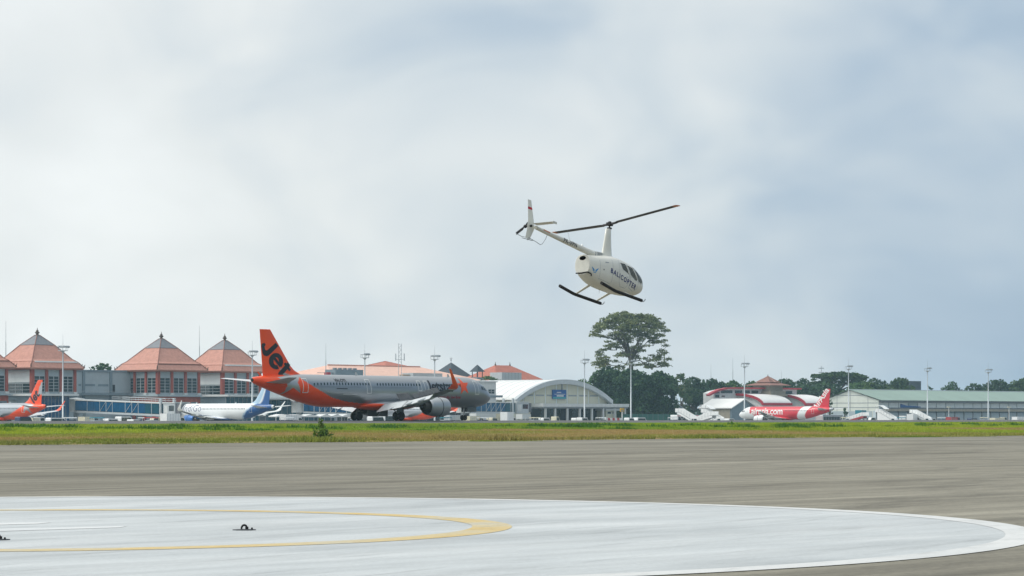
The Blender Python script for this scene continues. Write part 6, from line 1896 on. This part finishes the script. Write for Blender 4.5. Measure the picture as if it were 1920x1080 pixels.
van('pale van seen behind the near main wheels', 728, 485, U_ + .1, Hh=2.9, L_=5.2)
box_truck('cream and orange truck right of the nose wheel', 888, 500, U_ + .1, 'vehicle_cream', 'vehicle_yellow', zt=2.7, L_=6)
box_truck('white box truck under the right jet bridge', 953, 520, U_ + .3, zb=1.2, zt=3.9, L_=6)
box_truck('pale high-loader under the right jet bridge cab', 985, 522, U_ + .1, 'offwhite', 'offwhite', zb=1.9, zt=3.3, L_=6)
box_truck('grey loader behind the nose gear', 852, 505, U_, 'grey_light', 'offwhite', zb=1.6, zt=3.0, L_=6)
van('pale yellow tug in front of the right jet bridge', 925, 500, U_ + .2, 'vehicle_cream', Hh=2.3, L_=4.2)
van('white car parked before the first canopy column', 1023, 530, U_ + .1, Hh=2.25, name='car', cat='car', group='cars on the apron')
van('pale yellow car under the blue sign', 1043, 530, U_ + .2, 'vehicle_cream', Hh=2.6, L_=3.2, name='car', cat='car', group='cars on the apron')
van('white car right of the pale yellow car', 1083, 530, U_ + .1, Hh=2.2, L_=4.2, name='car', cat='car', group='cars on the apron')
van('white car at the foot of the arched hall mast', 1094, 526, U_ + .15, Hh=2.3, name='car', cat='car', group='cars on the apron')
van('white car at the foot of the mast by the dark trees', 1182, 530, U_ + .1, Hh=2.25, L_=4.4, name='car', cat='car', group='cars on the apron')
van('long white van before the green fence', 1201, 530, U_ + .1, Hh=2.3, L_=6.0)
# red and white barriers by the hut
x, y = W(1150, 545); t = thing('barrier_row', 'row of red and white barriers before the cream hut', 'barrier', (x, y, APRON), ANG)
for k in range(7): MB().prism([(k * 1.15 - 4, 1.0), (k * 1.15 - 3, 1.0), (k * 1.15 - 3.1, 2.2), (k * 1.15 - 3.9, 2.2)], 'y', -.3, .3).build('barrier', 'vehicle_red' if k % 2 else 'offwhite', t, fix=True)
MB().box(-4.2, 4.2, -.5, .5, 0, .99).build('plinth', 'grey', t)
# yellow sign on a post
x, y = W(1166.5, 560); t = thing('apron_sign', 'small yellow sign board on a white post', 'sign', (x, y, APRON), ANG)
z0, z1 = HT(772, 1166, 560), HT(765, 1166, 560)
MB().box(-.16, .16, -.1, .1, 0, z0).build('post', 'white', t)
MB().box(-.95, .95, -.16, .16, z0, z1).build('board', 'vehicle_yellow', t)
MB().box(-.8, .8, -.185, -.162, z0 + .12, z0 + .5).build('panel', 'tan', t)
bus('red and white bus behind the stair trucks', 1284, 535, U_ + .05, 'red')
stair_truck('white stair truck with raised flight beside the red and white bus', 1290, 505, U_ - PI / 2, 4.0, False)
stair_truck('white covered stair truck in front of the gabled shed', 1338, 505, U_ - PI / 2, 3.9, True)
stair_truck('low white stair truck left of the red airliner nose', 1322, 480, U_ + PI / 2, 3.0, False)
van('white car tucked under the red airliner nose', 1370, 500, U_, Hh=2.0, L_=4.2, name='car', cat='car', group='cars on the apron')
bus('navy bus behind the red airliner tail cone', 1555, 500, U_ + .05, 'vehicle_navy')
stair_truck('stair truck with a red ramp right of the navy bus', 1606, 500, U_ + PI / 2, 2.9, False, accent='vehicle_red')
box_truck('teal catering box lifted before the hangar', 1616, 515, U_ + .2, 'teal_box', 'vehicle_white', zb=3.0, zt=4.8, L_=6)
box_truck('grey lifted box beside the tall white stair truck', 1643, 505, U_ + 2.6, 'wall', 'vehicle_white', zb=1.6, zt=4.6, L_=5)
stair_truck('tall white stair truck before the long hangar', 1664, 500, U_ - PI / 2, 4.1, True)
box_truck('white service truck right of the tall stair truck', 1697, 505, U_ + .2, zt=2.9, L_=5)
box_truck('white box truck with ladder rack before the hangar', 1712, 500, U_ + .2, zt=3.5, L_=5.5)
stair_truck('grey and white stair truck before the middle of the hangar', 1728, 498, U_ - PI / 2, 3.9, False, accent='offwhite')
van('small white car right of the grey stair truck', 1748, 500, U_, Hh=2.2, L_=4.2, name='car', cat='car', group='cars on the apron')
van('dark pickup before the hangar bays', 1825, 515, U_, 'vehicle_navy', Hh=2.1, L_=5.4)
box_truck('red container left of the dark pickup', 1787, 520, U_, 'vehicle_red', 'vehicle_red', zb=.9, zt=2.5, L_=6, name='container_truck')
box_truck('pale yellow belt loader at the right of the apron', 1872, 505, U_, 'vehicle_cream', 'vehicle_cream', zt=2.2, L_=8, name='belt_loader', cat='loader')
box_truck('white truck cut off by the right edge of the photo', 1912, 505, U_, zt=2.6, L_=7)
for px, lab in ((1779, 'white lamp post before the hangar left of the dark pickup'), (1892, 'white lamp post before the hangar at the right edge')):
    x, y = W(px, 570); t = thing('lamp_post', lab, 'lamp post', (x, y, APRON), ANG, 'short lamp posts by the hangar')
    h_ = HT(764, px, 570)
    MB().tube((0, 0, 0), (0, 0, h_), .16, .10, 8).build('pole', 'white', t)
    MB().box(-1.0, 1.0, -.25, .25, h_ - .05, h_ + .3).build('lamp_head', 'vehicle_cream', t)

# trains of baggage carts
def cart(label, px, p, rz, load):
    x, y = W(px, p); t = thing('baggage_cart', label, 'baggage cart', (x, y, APRON), rz, 'baggage carts on the apron')
    MB().box(-1.6, 1.6, -.75, .75, .45, .6).build('bed', 'grey', t)
    mb = MB()
    for sx_ in (-1.55, 1.55):
        for sy_ in (-.72, .72): mb.box(sx_ - .04, sx_ + .04, sy_ - .04, sy_ + .04, .6, 2.15)
    mb.build('frame', 'steel', t)
    MB().prism([(-.85, 2.15), (.85, 2.15), (.6, 2.4), (-.6, 2.4)], 'x', -1.7, 1.7).build('canopy', load, t, fix=True)
    MB().box(-1.45, 1.45, -.68, .68, .61, 1.7).build('load', 'vehicle_navy' if load == 'offwhite' else 'grey_light', t)
    wheel_set(t, (-1.1, 1.1), 1.4, .25)
for px, p, ld, lab in ((130, 480, 'offwhite', 'white-topped baggage cart right of the leftmost airliner tail'), (182, 486, 'teal_box', 'teal-topped baggage cart left of the low white van'), (272, 486, 'offwhite', 'white-topped baggage cart before the red piers'),
        (284, 484, 'vehicle_red', 'red-topped baggage cart before the red piers'), (538, 480, 'offwhite', 'white-topped baggage cart behind the lone shrub at left'), (664, 470, 'offwhite', 'white-topped baggage cart beside the far main wheels'),
        (836, 480, 'teal_box', 'teal-topped baggage cart left of the nose wheel'), (905, 482, 'offwhite', 'white-topped baggage cart right of the nose wheel'), (1003, 488, 'vehicle_cream', 'cream-topped baggage cart before the canopy columns'),
        (1127, 492, 'offwhite', 'white-topped baggage cart before the red and white barriers'), (1262, 486, 'offwhite', 'white-topped baggage cart at the tail of the red and white bus'), (1585, 480, 'vehicle_cream', 'cream-topped baggage cart before the hangar door'),
        (1690, 478, 'teal_box', 'teal-topped baggage cart right of the tall white stairs'), (1765, 484, 'offwhite', 'white-topped baggage cart left of the red container'), (1845, 486, 'vehicle_cream', 'cream-topped baggage cart right of the dark pickup')):
    cart(lab, px, p, U_ + .1, ld)

# ------------------------------------------------------------------ air
hz = MB().box(-4400, 4000, -3000, 5200, -1.75, 42)
M['haze'] = bpy.data.materials.new('haze_air'); M['haze'].use_nodes = True
ht = M['haze'].node_tree; ht.nodes.clear()
ho = N(ht, 'ShaderNodeOutputMaterial'); hv = N(ht, 'ShaderNodeVolumePrincipled')
hv.inputs['Color'].default_value = (0.55, 0.82, 1.0, 1); hv.inputs['Density'].default_value = 0.00010; hv.inputs['Anisotropy'].default_value = 0.2
L(ht, hv.outputs[0], ho.inputs['Volume'])
HAZE = True
if HAZE:
    tag(hz.build('haze', 'haze'), kind='stuff')
